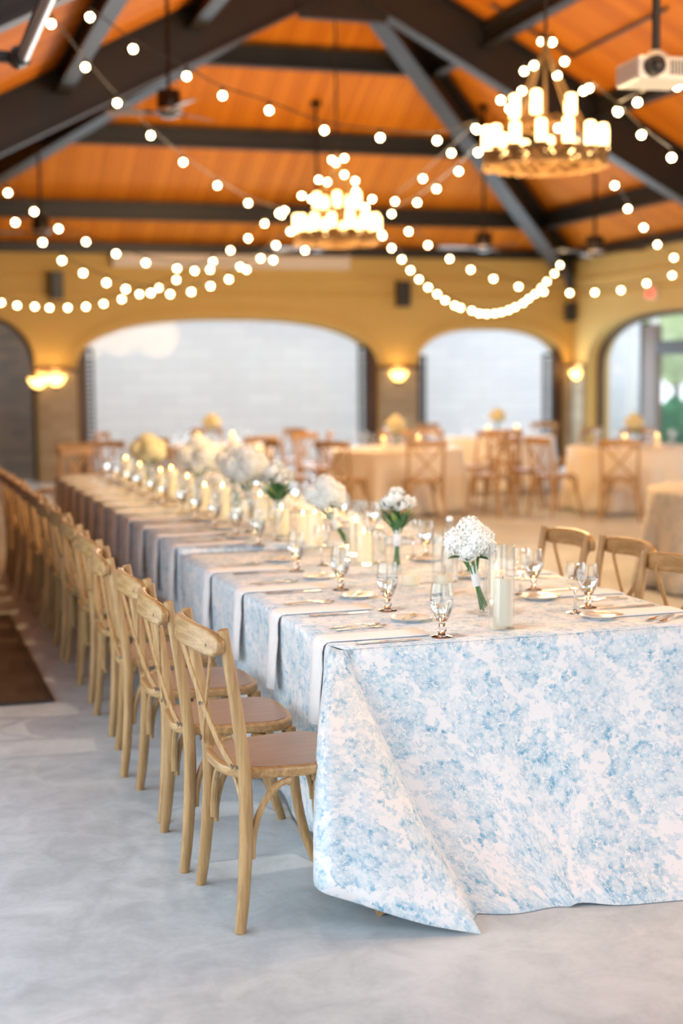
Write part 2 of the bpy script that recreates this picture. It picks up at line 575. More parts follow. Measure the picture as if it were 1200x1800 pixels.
ORD = ['first', 'second', 'third', 'fourth', 'fifth', 'sixth', 'seventh', 'eighth', 'ninth', 'tenth', 'eleventh', 'twelfth',
       'thirteenth', 'fourteenth', 'fifteenth', 'sixteenth', 'seventeenth', 'eighteenth']

# ================================================================== ROOM
XL, XR, YB, YF = -0.75, 11.55, 23.0, -4.5      # inner faces of the walls
XA, YA = 5.4, 16.9                            # ridge and hip apex
ZW, ZA = 3.78, 6.98                           # wall head, ridge underside
WT = 0.45
LEDGE = 1.74

mb = MB(); mb.box(XL - WT, XR + WT, YF - WT, YB + WT, -0.15, 0.0)
struct(mb.build('floor', 'concrete'))


def arch_h(x, x0, x1, spring, crown):
    a = (x1 - x0) / 2
    t = min(1.0, abs(x - (x0 + x1) / 2) / a)
    return spring + (crown - spring) * (1 - t ** 2.5) ** (1 / 2.5)


def arched_wall(name, a0, a1, arches, P, flip, mat='plaster'):
    """wall between a0 and a1 along one axis; P(a, d, z) maps along, depth (0 inner, 1 outer) to the world"""
    m = MB()

    def quad(p):
        m.add(p, [(0, 1, 2, 3)])
    cuts = [a0]
    segs = []
    cur = a0
    for (b0, b1, sp, cr) in arches:
        if b0 > cur:
            segs.append(('pier', cur, b0))
        N = 28
        xs = [(b0 + b1) / 2 - (b1 - b0) / 2 * math.cos(PI * i / N) for i in range(N + 1)]
        for i in range(N):
            segs.append(('arch', xs[i], xs[i + 1], arch_h(xs[i], b0, b1, sp, cr), arch_h(xs[i + 1], b0, b1, sp, cr)))
        segs.append(('jamb', b0, sp)); segs.append(('jamb', b1, sp))
        cur = b1
    if cur < a1:
        segs.append(('pier', cur, a1))
    for s_ in segs:
        if s_[0] == 'pier':
            for d in (0, 1):
                quad([P(s_[1], d, 0), P(s_[2], d, 0), P(s_[2], d, ZW), P(s_[1], d, ZW)])
        elif s_[0] == 'arch':
            for d in (0, 1):
                quad([P(s_[1], d, s_[3]), P(s_[2], d, s_[4]), P(s_[2], d, ZW), P(s_[1], d, ZW)])
            quad([P(s_[1], 0, s_[3]), P(s_[2], 0, s_[4]), P(s_[2], 1, s_[4]), P(s_[1], 1, s_[3])])
        else:
            quad([P(s_[1], 0, 0), P(s_[1], 1, 0), P(s_[1], 1, s_[2]), P(s_[1], 0, s_[2])])
    quad([P(a0, 0, ZW), P(a1, 0, ZW), P(a1, 1, ZW), P(a0, 1, ZW)])
    return struct(m.build(name, mat))


PB = lambda a, d, z: (a, YB + WT * d, z)
PR = lambda a, d, z: (XR + WT * d, a, z)
PL = lambda a, d, z: (XL - WT * d, a, z)
PF = lambda a, d, z: (a, YF - WT * d, z)
BACK = [(-0.35, 2.20, LEDGE, 2.72), (2.83, 7.91, LEDGE, 2.60), (8.62, 11.40, LEDGE, 2.44)]
RIGHT = [(-3.5, 1.0, LEDGE, 2.62), (2.0, 6.5, LEDGE, 2.62), (7.5, 11.4, LEDGE, 2.62), (12.2, 16.2, LEDGE, 2.62), (17.0, 22.46, LEDGE, 2.62)]
LEFT = [(0.6, 6.8, 2.3, 2.8)]
REAR = [(0.2, 4.9, 2.2, 2.9), (5.6, 10.4, 2.2, 2.9)]
arched_wall('wall_back', XL - WT, XR + WT, BACK, PB, 0)
arched_wall('wall_right', YF, YB, RIGHT, PR, 0)
arched_wall('wall_left', YF, YB, LEFT, PL, 0, 'dark_wood')  # unseen wall, made dark to cut light bounced onto the far chairs
arched_wall('wall_front', XL - WT, XR + WT, REAR, PF, 0)

# stone facing on the piers below the ledge, the ledge stones, and the shallow string courses
def pier(name, x0, x1, axis):
    m = MB()
    if axis == 'b':
        m.box(x0, x1, YB - 0.06, YB - 0.002, 0, LEDGE)
        uv = lambda i: (m.v[i][0] + m.v[i][1], m.v[i][2])
    else:
        m.box(XR - 0.06, XR - 0.002, x0, x1, 0, LEDGE)
        uv = lambda i: (m.v[i][1] + m.v[i][0], m.v[i][2])
    return struct(m.build(name, 'pier_stone', uvs=uv))


pier('trim_1', 2.22, 2.81, 'b'); pier('trim_2', 7.93, 8.60, 'b'); pier('trim_3', 11.41, XR - 0.065, 'b')
pier('trim_4', 22.48, YB - 0.065, 'r'); pier('trim_5', 16.22, 16.98, 'r')
i = 6
for (x0, x1) in ((2.20, 2.83), (7.91, 8.62), (11.40, XR - 0.06)):
    m = MB(); m.box(x0, x1, YB - 0.10, YB - 0.002, LEDGE, LEDGE + 0.06); struct(m.build('trim_%d' % i, 'dark_wood')); i += 1
for (y0, y1) in ((22.46, YB - 0.06), (16.2, 17.0)):
    m = MB(); m.box(XR - 0.10, XR - 0.002, y0, y1, LEDGE, LEDGE + 0.06); struct(m.build('trim_%d' % i, 'dark_wood')); i += 1
for z in (2.93, 3.22):
    m = MB(); m.box(XL, XR, YB - 0.03, YB - 0.001, z, z + 0.05); struct(m.build('trim_%d' % i, 'plaster', bevel=0.01)); i += 1
    m = MB(); m.box(XR - 0.03, XR - 0.001, 0, YB - 0.03, z, z + 0.05); struct(m.build('trim_%d' % i, 'plaster', bevel=0.01)); i += 1
# moulding that follows each back arch
for (b0, b1, sp, cr) in BACK[1:]:
    m = MB()
    pts = []
    for j in range(33):
        x = (b0 + b1) / 2 - (b1 - b0 + 0.24) / 2 * math.cos(PI * j / 32)
        pts.append((x, YB - 0.012, arch_h(x, b0 - 0.12, b1 + 0.12, sp, cr + 0.12)))
    m.ribbon(pts, (0, 1, 0), 0.05, 0.03)
    struct(m.build('trim_%d' % i, 'plaster')); i += 1

# ceiling: three sloping planes of orange boards (gable ahead, hipped at the back wall)
def ceil_plane(name, pts, uvf):
    m = MB()
    n = len(pts)
    m.add(list(pts) + [(x, y, z + 0.12) for x, y, z in pts],
          [tuple(range(n)), tuple(range(n, 2 * n))[::-1]] + [(k, (k + 1) % n, n + (k + 1) % n, n + k) for k in range(n)])
    return struct(m.build(name, 'ceiling', uvs=lambda q: uvf(m.v[q])))


e = 0.6   # overhang past the walls
sl = (ZA - ZW) / (XA - XL)
sb = (ZA - ZW) / (YB - YA)
zl = ZW - sl * e
ceil_plane('ceiling_left', [(XL - e, YF - e, zl), (XA, YF - e, ZA), (XA, YA, ZA), (XL - e, YB + e, zl)], lambda p: (p[1], p[0]))
ceil_plane('ceiling_right', [(XR + e, YF - e, zl), (XA, YF - e, ZA), (XA, YA, ZA), (XR + e, YB + e, zl)], lambda p: (p[1], p[0]))
ceil_plane('ceiling_back', [(XL - e, YB + e, zl), (XA, YA, ZA), (XR + e, YB + e, zl)], lambda p: (p[0], p[1]))
# unseen glazed gable above the rear wall, added for light on table and floor
m = MB(); m.add([(XL, YF, ZW), (XR, YF, ZW), (XA, YF, ZA), (XL, YF - 0.1, ZW), (XR, YF - 0.1, ZW), (XA, YF - 0.1, ZA)],
                [(0, 1, 2), (5, 4, 3), (0, 3, 4, 1), (1, 4, 5, 2), (2, 5, 3, 0)])
struct(m.build('window_7', 'pane'))
# dark wall plate along the wall heads
m = MB(); m.box(XL + 0.15, XR - 0.15, YB - 0.15, YB - 0.002, ZW - 0.16, ZW - 0.01); struct(m.build('trim_%d' % i, 'steel')); i += 1
m = MB(); m.box(XR - 0.15, XR - 0.002, YF + 0.05, YB - 0.002, ZW - 0.16, ZW - 0.01); struct(m.build('trim_%d' % i, 'steel')); i += 1


# ------------------------------------------------------------------ steel roof frame
def i_beam(m, p, q, w, h, t=0.03, up=(0, 0, 1)):
    p, q, up = Vector(p), Vector(q), Vector(up)
    d = (q - p).normalized(); sd = d.cross(up).normalized(); u = sd.cross(d)
    m.beam(p, q, t, h - 2 * t, up)
    for s_ in (-1, 1):
        o = u * s_ * (h / 2 - t / 2)
        m.beam(p + o, q + o, w, t, up)


def roofz(x):
    return ZW + sl * (x - XL) if x < XA else ZW + sl * (XR - x)


TD = 0.60   # truss depth
def truss(Y, label):
    t = thing('roof_truss', label, 'truss', (XA, Y, ZA - 0.1))
    for sgn in (-1, 1):
        xe = XL if sgn < 0 else XR
        m = MB()
        # deep rafter with flanges
        z1 = ZA - TD / 2 - 0.06; z0 = ZW - TD / 2 + 0.02
        i_beam(m, (xe - XA - sgn * 0.05, 0, z0 - (ZA - 0.1)), (0, 0, z1 - (ZA - 0.1)), 0.22, TD, 0.035)
        m.build('rafter', 'steel', t)
    m = MB(); m.prism([(-0.55, -0.95), (0.55, -0.95), (0.62, -0.5), (0, -0.1), (-0.62, -0.5)], -0.05, 0.05)
    g = m.build('gusset_plate', 'steel', t); g.rotation_euler = (PI / 2, 0, 0)
    for dx, dz in ((-0.3, -0.55), (0.3, -0.55), (-0.25, -0.8), (0.25, -0.8), (0, -0.4)):
        m = MB(); m.tube([(dx, -0.07, dz), (dx, 0.07, dz)], 0.025, 6); m.build('bolt', 'steel', t)
    return t


truss(YA, 'dark steel roof truss at the hip peak above the twig chandelier')
truss(9.75, 'dark steel roof truss crossing the hall over the long table')

grp = 'purlins of the orange ceiling'
for (Y, lab) in ((18.70, 'upper dark steel purlin across the hipped orange ceiling end'),
                 (20.27, 'middle dark steel purlin across the hipped orange ceiling end'),
                 (21.9, 'lowest dark steel purlin just above the back wall')):
    z = ZW + sb * (YB - Y); hw = (YB - Y)
    x0 = XL + (XA - XL) / (YB - YA) * hw; x1 = XR - (XR - XA) / (YB - YA) * hw
    m = MB(); i_beam(m, (x0, 0, 0), (x1, 0, 0), 0.16, 0.26, 0.025)
    tag(m.build('purlin', 'steel', loc=(0, Y, z - 0.19)), lab, 'beam', grp)
for side in (-1, 1):
    for kx, nm in ((1.85, 'upper'), (3.4, 'middle'), (5.05, 'lowest')):
        x = XA + side * kx; z = roofz(x)
        yend = YB - (YB - YA) / (XR - XA) * ((XR - x) if side > 0 else (x - XL))
        m = MB(); i_beam(m, (0, YF, 0), (0, yend, 0), 0.16, 0.26, 0.025)
        tag(m.build('purlin', 'steel', loc=(x, 0, z - 0.19)),
            '%s dark steel purlin along the %s ceiling slope' % (nm, 'door-side' if side > 0 else 'mat-side'), 'beam', grp)
for side, lab in ((1, 'dark steel hip rafter descending to the corner by the glass doors'),
                  (-1, 'dark steel hip rafter descending behind the truss away from the doors')):
    m = MB()
    p0 = Vector((XA + side * .3, YA + .3, ZA - 0.46)); p1 = Vector((XA + side * (XR - XA - 0.30), YB - 0.30, ZW - 0.24))
    i_beam(m, (0, 0, 0), p1 - p0, 0.26, 0.42, 0.035)
    tag(m.build('hip_rafter', 'steel', loc=p0), lab, 'beam')
# corner bracket below the hip rafter
m = MB(); m.prism([(0, 0), (0.35, 0), (0.30, -0.2), (0.1, -0.5), (0, -0.5)], -0.06, 0.06)
o = m.build('corner_bracket', 'steel', loc=(XR - 0.02, YB - 0.02, ZW - 0.16)); o.rotation_euler = (PI / 2, 0, PI + PI / 4)
tag(o, 'dark steel bracket in the room corner below the hip rafter', 'bracket')
# thin conduit on the door-side slope
a = onD(1005, 92, 13.5); 
def on_roof(x, y):
    d = ray(x, y)   # right slope: z = ZW + sl*(XR - X)
    t = (ZW + sl * XR - CH) / (d.z + sl * d.x)
    return CAM + d * t
m = MB(); m.tube([on_roof(862, 0) - Vector((0, 0, .05)), on_roof(1005, 92) - Vector((0, 0, .05))], 0.022, 8)
m.tube([on_roof(1005, 92) - Vector((0, 0, .05)), on_roof(1170, 8) - Vector((0, 0, .05))], 0.022, 8)
tag(m.build('conduit', 'steel'), 'thin bent conduit pipe fixed to the orange ceiling near the projector', 'pipe')
# bright metal pipe with a black end bracket, over the mat side
p = onD(38, 103, 8.6)
t = thing('metal_pipe', 'bright metal pipe ending in a black bracket below the ceiling', 'pipe', p)
m = MB(); m.tube([(0, 0, 0), (0.02, -4.6, 0.0)], 0.042, 14); m.build('pipe', 'chrome', t, smooth='auto')
m = MB(); m.beam((-0.32, 0.02, 0.02), (0.05, 0.02, 0.0), 0.07, 0.06); m.tube([(-0.02, 0.03, 0), (-0.02, -0.09, 0)], 0.06, 12)
m.build('bracket', 'black', t)
m = MB(); m.tube([(-0.3, 0.02, 0), (-0.3, 0.02, roofz(p.x) - p.z - 0.02)], 0.02, 8); m.build('hanger_rod', 'steel', t)


# unseen spot lamps added on the pipe and ridge to brighten the long table
def spot(y, aim, power, col, size, label, base=None):
    base = Vector(base) if base else Vector((p.x + (p.y - y) * .0043, y, p.z))
    t = thing('added_spot_lamp', label, 'lamp', base)
    d = (Vector(aim) - base).normalized()
    m = MB(); m.tube([(0, 0, .045), (0, 0, -.10)], .018, 8); m.build('clamp', 'black', t)
    a = Vector((0, 0, -.14))
    m = MB(); m.tube([a - d * .12, a - d * .10, a + d * .10, a + d * .16], [.05, .075, .075, .085], 16); m.build('can', 'black', t, smooth='auto')
    l = bpy.data.lights.new('added_spot_beam', 'SPOT'); l.energy = power; l.color = col; l.spot_size = math.radians(size); l.spot_blend = .8; l.shadow_soft_size = .07
    lo = bpy.data.objects.new('added_spot_beam', l); COL.objects.link(lo); lo.parent = t; lo.location = a + d * .18
    lo.rotation_euler = d.to_track_quat('-Z', 'Y').to_euler()


spot(4.2, (2.3, 4.9, .8), 95, (1, .88, .78), 75, 'added black spot lamp on the metal pipe aimed at the folded cloth corner')
spot(0, (2.2, 10.3, .8), 1600, (1, .70, .34), 36, 'added black spot lamp under the ridge aimed at the far bouquets', (5.4, 7.2, ZA - .05))
spot(0, (2.2, 7.2, .8), 520, (1, .80, .55), 34, 'added black spot lamp under the ridge aimed at the middle bouquets', (5.4, 5.9, ZA - .05))

# ------------------------------------------------------------------ windows and shutters
def arch_poly(b0, b1, sp, cr, n=28):
    pts = [(b0, 0)]
    for j in range(n + 1):
        x = (b0 + b1) / 2 - (b1 - b0) / 2 * math.cos(PI * j / n)
        pts.append((x, arch_h(x, b0, b1, sp, cr)))
    pts.append((b1, 0))
    return pts


def window(n, arch, P3, dist, frame_mat='dark_wood', fw=0.10):
    """arched glazing: frame ribbon following the opening plus a glass pane, set back in the wall"""
    b0, b1, sp, cr = arch
    poly = arch_poly(b0 + 0.005, b1 - 0.005, sp, cr - 0.005)
    inner = arch_poly(b0 + fw, b1 - fw, sp, cr - fw)
    m = MB()
    k = len(poly)
    vs = [P3(x, d, z) for d in (dist, dist + 0.10) for pl in (poly, inner) for x, z in pl]
    fs = []
    for q in range(k - 1):
        fs += [(q, q + 1, k + q + 1, k + q), (2 * k + q + 1, 2 * k + q, 3 * k + q, 3 * k + q + 1), (k + q, k + q + 1, 3 * k + q + 1, 3 * k + q),
               (q + 1, q, 2 * k + q, 2 * k + q + 1)]
    m.add(vs, fs)
    fr = m.build('window_%d' % n, frame_mat)
    struct(fr)
    m = MB()
    inn = arch_poly(b0 + fw - 0.01, b1 - fw + 0.01, sp, cr - fw + 0.01)
    k = len(inn)
    m.add([P3(x, dist + 0.045, z) for x, z in inn] + [P3(x, dist + 0.055, z) for x, z in inn],
          [tuple(range(k)), tuple(range(k, 2 * k))[::-1]] + [(q, (q + 1) % k, k + (q + 1) % k, k + q) for q in range(k)])
    m.build('pane', 'pane', fr)
    return fr


PBm = lambda a, d, z: (a, YB + d, z)
PRm = lambda a, d, z: (XR + d, a, z)
wins = [window(1, BACK[0], PBm, 0.22, 'dark_wood', 0.06), window(2, BACK[1], PBm, 0.30, 'plaster', 0.02), window(3, BACK[2], PBm, 0.30, 'plaster', 0.02)]


def side_post(x0, x1, arch, y, par, mat='dark_wood'):
    b0, b1, sp, cr = arch
    xs = [x0 + (x1 - x0) * q / 8 for q in range(9)]
    poly = [(x1, 0), (x0, 0)] + [(x, arch_h(x, b0, b1, sp, cr) - .004) for x in xs]
    m = MB(); k = len(poly)
    m.add([(x, y - .05, z) for x, z in poly] + [(x, y + .05, z) for x, z in poly],
          [tuple(range(k)), tuple(range(k, 2 * k))[::-1]] + [(q, (q + 1) % k, k + (q + 1) % k, k + q) for q in range(k)])
    return m.build('side_post', mat, par)


side_post(2.835, 2.97, BACK[1], YB + .10, wins[1]); side_post(7.75, 7.905, BACK[1], YB + .10, wins[1])
side_post(8.625, 8.69, BACK[2], YB + .10, wins[2]); side_post(11.25, 11.395, BACK[2], YB + .10, wins[2])
wr = window(4, RIGHT[4], PRm, 0.22, 'dark_wood', 0.07)
for n_, a_ in ((5, RIGHT[3]), (6, RIGHT[2])):
    window(n_, a_, PRm, 0.22, 'dark_wood', 0.08)
# door set in the right wall's end arch: heavy post, transom, and door leaf frame
def in_right_arch(name, y0, y1, z0, z1, mat, th=0.12, parent=None):
    m = MB(); m.box(XR + 0.20, XR + 0.20 + th, y0, y1, z0, z1); return m.build(name, mat, parent)
d1 = struct(in_right_arch('door_1', 20.45, 20.92, 0, 2.42, 'grey_frame'))
in_right_arch('transom', 17.4, 20.45, 1.93, 2.15, 'steel', 0.14, d1)
in_right_arch('jamb', 17.4, 17.55, 0, 1.93, 'grey_frame', 0.12, d1)
in_right_arch('mullion', 20.86, 20.95, 0, 2.46, 'steel', 0.15, d1)
in_right_arch('meeting_stile', 18.95, 19.12, 0.02, 1.93, 'white_paint', 0.09, d1)
in_right_arch('transom_bar', 19.0, 19.1, 2.15, 2.56, 'white_paint', 0.08, d1)
in_right_arch('bottom_rail', 17.55, 20.45, 0.02, 0.28, 'grey_frame', 0.08, d1)


def shutter(name, x0, x1, z1, y, label):
    t = thing(name, label, 'shutter', ((x0 + x1) / 2, y, 0))
    hw = (x1 - x0) / 2
    m = MB()
    m.box(-hw, -hw + 0.04, -0.03, 0.03, 0.02, z1); m.box(hw - 0.04, hw, -0.03, 0.03, 0.02, z1)
    m.box(-hw, hw, -0.03, 0.03, 0.02, 0.10); m.box(-hw, hw, -0.03, 0.03, z1 - 0.06, z1)
    m.build('shutter_frame', 'shutter', t)
    s0 = None
    nsl = int((z1 - 0.2) / 0.075)
    for q in range(nsl):
        if s0 is None:
            m = MB(); m.beam((-hw + 0.04, 0, 0), (hw - 0.04, 0, 0), 0.055, 0.012, (0, -0.5, 1))
            s0 = m.build('slat', 'shutter', t, loc=(0, 0, 0.14)); s_ = s0
        else:
            s_ = s0.copy(); COL.objects.link(s_)
        s_.location = (0, 0, 0.14 + 0.075 * q)
    return t


g2 = 'louvred shutters of the back windows'
shutter('louvred_shutter', 2.975, 3.12, 2.13, YB + 0.12, 'dark louvred shutter of the wide window on the speaker and mat side')
shutter('louvred_shutter', 7.59, 7.745, 2.15, YB + 0.12, 'dark louvred shutter of the wide window beside the stone pier')
shutter('louvred_shutter', 8.695, 8.82, 1.98, YB + 0.12, 'dark louvred shutter of the narrow back window beside the stone pier')
shutter('louvred_shutter', 11.04, 11.245, 2.0, YB + 0.12, 'blue-grey louvred shutter of the narrow back window by the room corner')

# ------------------------------------------------------------------ outdoors
m = MB(); m.box(-30, 45, -30, 60, -0.6, -0.2); struct(m.build('ground_outside', 'paving'))
m = MB(); m.box(2.5, 15.2, 27.0, 27.8, -0.2, 3.4)
tag(m.build('retaining_wall', 'pale_stone', uvs=lambda q: (m.v[q][0] + m.v[q][1], m.v[q][2])), 'pale stone retaining wall outside the back windows', 'wall')
m2 = MB(); m2.box(-4.0, 2.4, 25.2, 25.8, -0.2, 3.4)
tag(m2.build('stone_chimney_wall', 'brown_stone', uvs=lambda q: (m2.v[q][0] + m2.v[q][1], m2.v[q][2])), 'brown stone wall outside the dark arch on the mat side', 'wall')
m3 = MB(); m3.box(17.2, 17.8, 18.6, 27.6, -0.2, 1.35)
tag(m3.build('garden_wall', 'pale_stone', uvs=lambda q: (m3.v[q][1] + m3.v[q][0], m3.v[q][2])), 'low pale garden wall outside the glass doors', 'wall')


def blob_mesh(r, h, seed, n=14, mm=9, amp=0.18, cone=False):
    rd = random.Random(seed)
    m = MB()
    prof = []
    vs = []
    for i_ in range(mm + 1):
        t_ = i_ / mm
        rr = r * ((1 - t_) ** 0.8 if cone else math.sin(PI * max(0.02, min(0.98, t_))) ** 0.7)
        for j in range(n):
            a = 2 * PI * j / n
            q = rr * (1 + rd.uniform(-amp, amp))
            vs.append((q * math.cos(a), q * math.sin(a), h * t_ + rd.uniform(-.03, .03) * h))
    fs = []
    for i_ in range(mm):
        for j in range(n):
            a, b = i_ * n + j, i_ * n + (j + 1) % n
            fs.append((a, b, b + n, a + n))
    fs.append(tuple(range(n))[::-1]); fs.append(tuple(mm * n + j for j in range(n)))
    m.add(vs, fs)
    return m


def leafy(m, count, r, h, z0, size, rd, cone=False):
    for _ in range(count):
        t_ = rd.random(); a = rd.uniform(0, 2 * PI)
        rr = r * ((1 - t_) ** 0.8 if cone else math.sin(PI * min(.97, max(.03, t_))) ** 0.7) * rd.uniform(0.9, 1.12)
        c = Vector((rr * math.cos(a), rr * math.sin(a), z0 + h * t_))
        d = Vector((rd.uniform(-1, 1), rd.uniform(-1, 1), rd.uniform(-1, 1))).normalized() * size
        u = d.orthogonal().normalized() * size * 0.5
        m.add([c - d, c + u, c + d, c - u], [(0, 1, 2, 3)])


for (px_, base_h, r, h, lab) in ((1139, 0, 0.20, 1.75, 'green conifer shrub outside the glass door beside the heavy post'),
                                 (1185, 0, 0.42, 1.15, 'broad dark green shrub outside the glass door by the garden wall'),
                                 (1240, 0, 0.45, 1.6, 'green shrub outside the glass door by the far hinge')):
    p = onX(px_, 700, 15.0)
    t = thing('shrub', lab, 'shrub', (p.x, p.y, -0.2))
    mbb = blob_mesh(r, h, int(px_), cone=(h > 1.7)); mbb.v = [(a, b, c + 0.2) for a, b, c in mbb.v]
    leafy(mbb, 500, r, h, 0.2, 0.07, random.Random(int(px_)), cone=(h > 1.7))
    mbb.build('foliage', 'hedge', t)
    m = MB(); m.tube([(0, 0, 0), (0, 0, 0.4)], 0.05, 8); m.build('stem', 'bark', t)
for (X, px_, r, h, z0) in ((30.0, 1045, 1.7, 4.6, 1.3), (37.0, 1125, 2.0, 5.4, 1.6), (28.0, 1190, 1.8, 4.6, 1.4)):
    p = onX(px_, 600, X)
    t = thing('garden_tree', 'pale green leafy tree beyond the garden wall outside the doors', 'tree', (p.x, p.y, -0.2), group='trees outside the glass doors')
    m = blob_mesh(r * .9, h, int(px_)); m.v = [(a, b, c + z0) for a, b, c in m.v]
    leafy(m, 900, r, h, z0, 0.16, random.Random(int(px_)))
    m.build('crown', 'tree', t)
    m = MB(); m.tube([(0, 0, 0), (0, 0, z0 + 1)], 0.14, 8); m.build('trunk', 'bark', t)
# white porch columns outside the door
for px_, lab in ((1148, 'white porch column outside the glass door beside the shrub'), (1110, 'white porch column outside the fixed glass next to the post')):
    p = onX(px_, 700, 14.3)
    t = thing('porch_column', lab, 'column', (p.x, p.y, -0.2))
    m = MB(); m.lathe([(0.09, 0.25), (0.085, 1.3), (0.075, 3.1)], 14); m.build('shaft', 'white_paint', t, smooth='auto')
    m = MB(); m.box(-.14, .14, -.14, .14, 0, .25); m.build('plinth', 'white_paint', t)
    m = MB(); m.box(-.13, .13, -.13, .13, 3.1, 3.25); m.build('capital', 'white_paint', t)

# ------------------------------------------------------------------ wall fittings
def speaker(p, rz, label, s=1.0):
    t = thing('wall_speaker', label, 'speaker', p, rz)
    m = MB(); m.hexa([(-.12 * s, -.02, -.22 * s), (.12 * s, -.02, -.22 * s), (.12 * s, -.02, .22 * s), (-.12 * s, -.02, .22 * s)],
                     [(-.09 * s, -.22 * s, -.22 * s), (.09 * s, -.22 * s, -.22 * s), (.09 * s, -.24 * s, .20 * s), (-.09 * s, -.24 * s, .20 * s)])
    m.build('cabinet', 'black', t, bevel=0.01)
    m = MB(); m.tube([(0, -.225 * s, -.08 * s), (0, -.24 * s, -.08 * s)], 0.07 * s, 18); m.build('driver', 'black', t); m = MB(); m.tube([(0, -.23 * s, .1 * s), (0, -.245 * s, .1 * s)], 0.03 * s, 12)
    m.build('tweeter', 'black', t)
    m = MB(); m.box(-.03, .03, -.03, 0.0, -.05, .05); m.build('wall_bracket', 'black', t)
    return t


speaker(onY(98, 502, YB - 0.03), 0, 'black speaker on the yellow wall left beside the dark arch')
speaker(onY(705, 517, YB - 0.03), 0, 'black speaker on the yellow wall above the stone pier')
speaker(onX(1010, 548, XR - 0.03), -PI / 2, 'small black speaker on the wall next to the room corner', 0.75)


def sconce(p, rz, label):
    t = thing('wall_sconce', label, 'sconce', p, rz)
    m = MB()
    vs, fs = [], []
    for q in range(13):     # half-bowl uplight
        a = PI * q / 12
        for r, z in ((0.15, 0.06), (0.13, 0.0), (0.07, -0.07), (0.02, -0.09)):
            vs.append((r * math.cos(a), -r * math.sin(a) * 0.8 - 0.01, z))
    for q in range(12):
        for w in range(3):
            fs.append((q * 4 + w, q * 4 + 4 + w, q * 4 + 5 + w, q * 4 + 1 + w))
    m.add(vs, fs)
    m.build('glass_bowl', 'sconce_glow', t, smooth=True, solid=0.008)
    m = MB(); m.box(-.05, .05, -.012, 0, -.14, .05); m.build('backplate', 'fan_motor', t)
    m = MB(); m.ball((0, -.06, .03), .03); m.build('bulb', 'sconce_glow', t)
    l = bpy.data.lights.new('sconce_lamp', 'POINT'); l.energy = 4; l.color = (1, .6, .22); l.shadow_soft_size = 0.05
    lo = bpy.data.objects.new('lamp_light', l); COL.objects.link(lo); lo.parent = t; lo.location = (0, -0.1, 0.12)
    return t


sconce(onY(98, 668, YB - 0.062), 0, 'glowing half-bowl sconce on the stone pier beside the dark arch')
sconce(onY(700, 660, YB - 0.062), 0, 'glowing half-bowl sconce on the stone pier between the back windows')
sconce(onX(1015, 658, XR - 0.062), -PI / 2, 'glowing half-bowl sconce on the corner pier by the glass doors')
sconce(onY(60, 672, YB - 0.062) + Vector((0.06, 0, 0)), 0.0, 'small glowing sconce at the edge of the dark arch')
p = onX(1145, 515, XR - 0.03)
t = thing('exit_sign', 'small red glowing exit sign on the wall above the glass doors', 'sign', p)
m = MB(); m.box(-.03, .03, -.15, .15, -.09, .09); m.build('housing', 'white_plastic', t)
m = MB(); m.box(-.034, -.031, -.13, .13, -.07, .07); m.build('sign_face', 'exit_red', t)
# projection screen case under the wall head
a, b = onY(200, 456, YB - 0.16), onY(612, 463, YB - 0.16)
t = thing('screen_case', 'long pale projection screen case under the wall head', 'screen', ((a.x + b.x) / 2, YB - 0.10, 3.52))
hw = (b.x - a.x) / 2
m = MB(); m.box(-hw, hw, -0.09, 0.095, -0.10, 0.10); m.build('case', 'screen_white', t, bevel=0.015)
for s_ in (-1, 1):
    m = MB(); m.box(s_ * hw - 0.02, s_ * hw + 0.02, -0.1, 0.098, -0.11, 0.11); m.build('end_cap', 'screen_white', t)


# ------------------------------------------------------------------ ceiling fans
def fan(p, ztop, rz, label, r=0.66, blade='fan_blade'):
    t = thing('ceiling_fan', label, 'fan', p, rz)
    m = MB(); m.lathe([(0.02, 0.19), (0.11, 0.18), (0.12, 0.10), (0.12, -0.03), (0.10, -0.07), (0.04, -0.09)], 20); m.build('motor', 'fan_motor', t, smooth='auto')
    m = MB(); m.lathe([(0.125, 0.0), (0.13, -0.01), (0.13, -0.03), (0.125, -0.04)], 20); m.build('trim_ring', 'chrome', t, smooth='auto')
    m = MB(); m.tube([(0, 0, 0.18), (0, 0, ztop - p[2])], 0.02, 10); m.build('downrod', 'fan_motor', t)
    m = MB(); m.lathe([(0.075, ztop - p[2] - 0.06), (0.075, ztop - p[2])], 14); m.build('ceiling_canopy', 'fan_motor', t)
    for q in range(3):
        m = MB()
        m.prism([(0.18, -0.055), (r, -0.075), (r + .02, 0), (r, 0.075), (0.18, 0.055)], -0.006, 0.006)
        bl = m.build('blade', blade, t); bl.rotation_euler = (0.22, 0, 2 * PI * q / 3 + 0.4); bl.location = (0, 0, -0.02)
        m = MB(); m.box(0.09, 0.24, -0.025, 0.025, -0.02, -0.006)
        ir = m.build('blade_iron', 'fan_motor', bl)
    return t


def roof_at(x, y):
    zz = min(roofz(x), ZW + sb * (YB - y))
    return zz


def fan_px(x, y, D, rz, label, **kw):
    p = onD(x, y, D)
    return fan(p, roof_at(p.x, p.y) - 0.0, rz, label, **kw)


fan_px(297, 192, 14.2, 2.35, 'bronze ceiling fan with grey wooden blades hanging before the big truss', r=0.62)
fan_px(72, 405, 19.5, 0.3, 'dark ceiling fan hanging near the wall above the dark arch')
fan_px(558, 432, 20.3, 0.1, 'dark ceiling fan hanging behind the chandelier at the hip peak')
fan_px(850, 432, 20.6, 0.5, 'dark ceiling fan hanging before the back wall near the hip rafter')
fan_px(1045, 440, 18.5, 0.9, 'dark ceiling fan hanging beside the wall with the glass doors', blade='fan_motor')

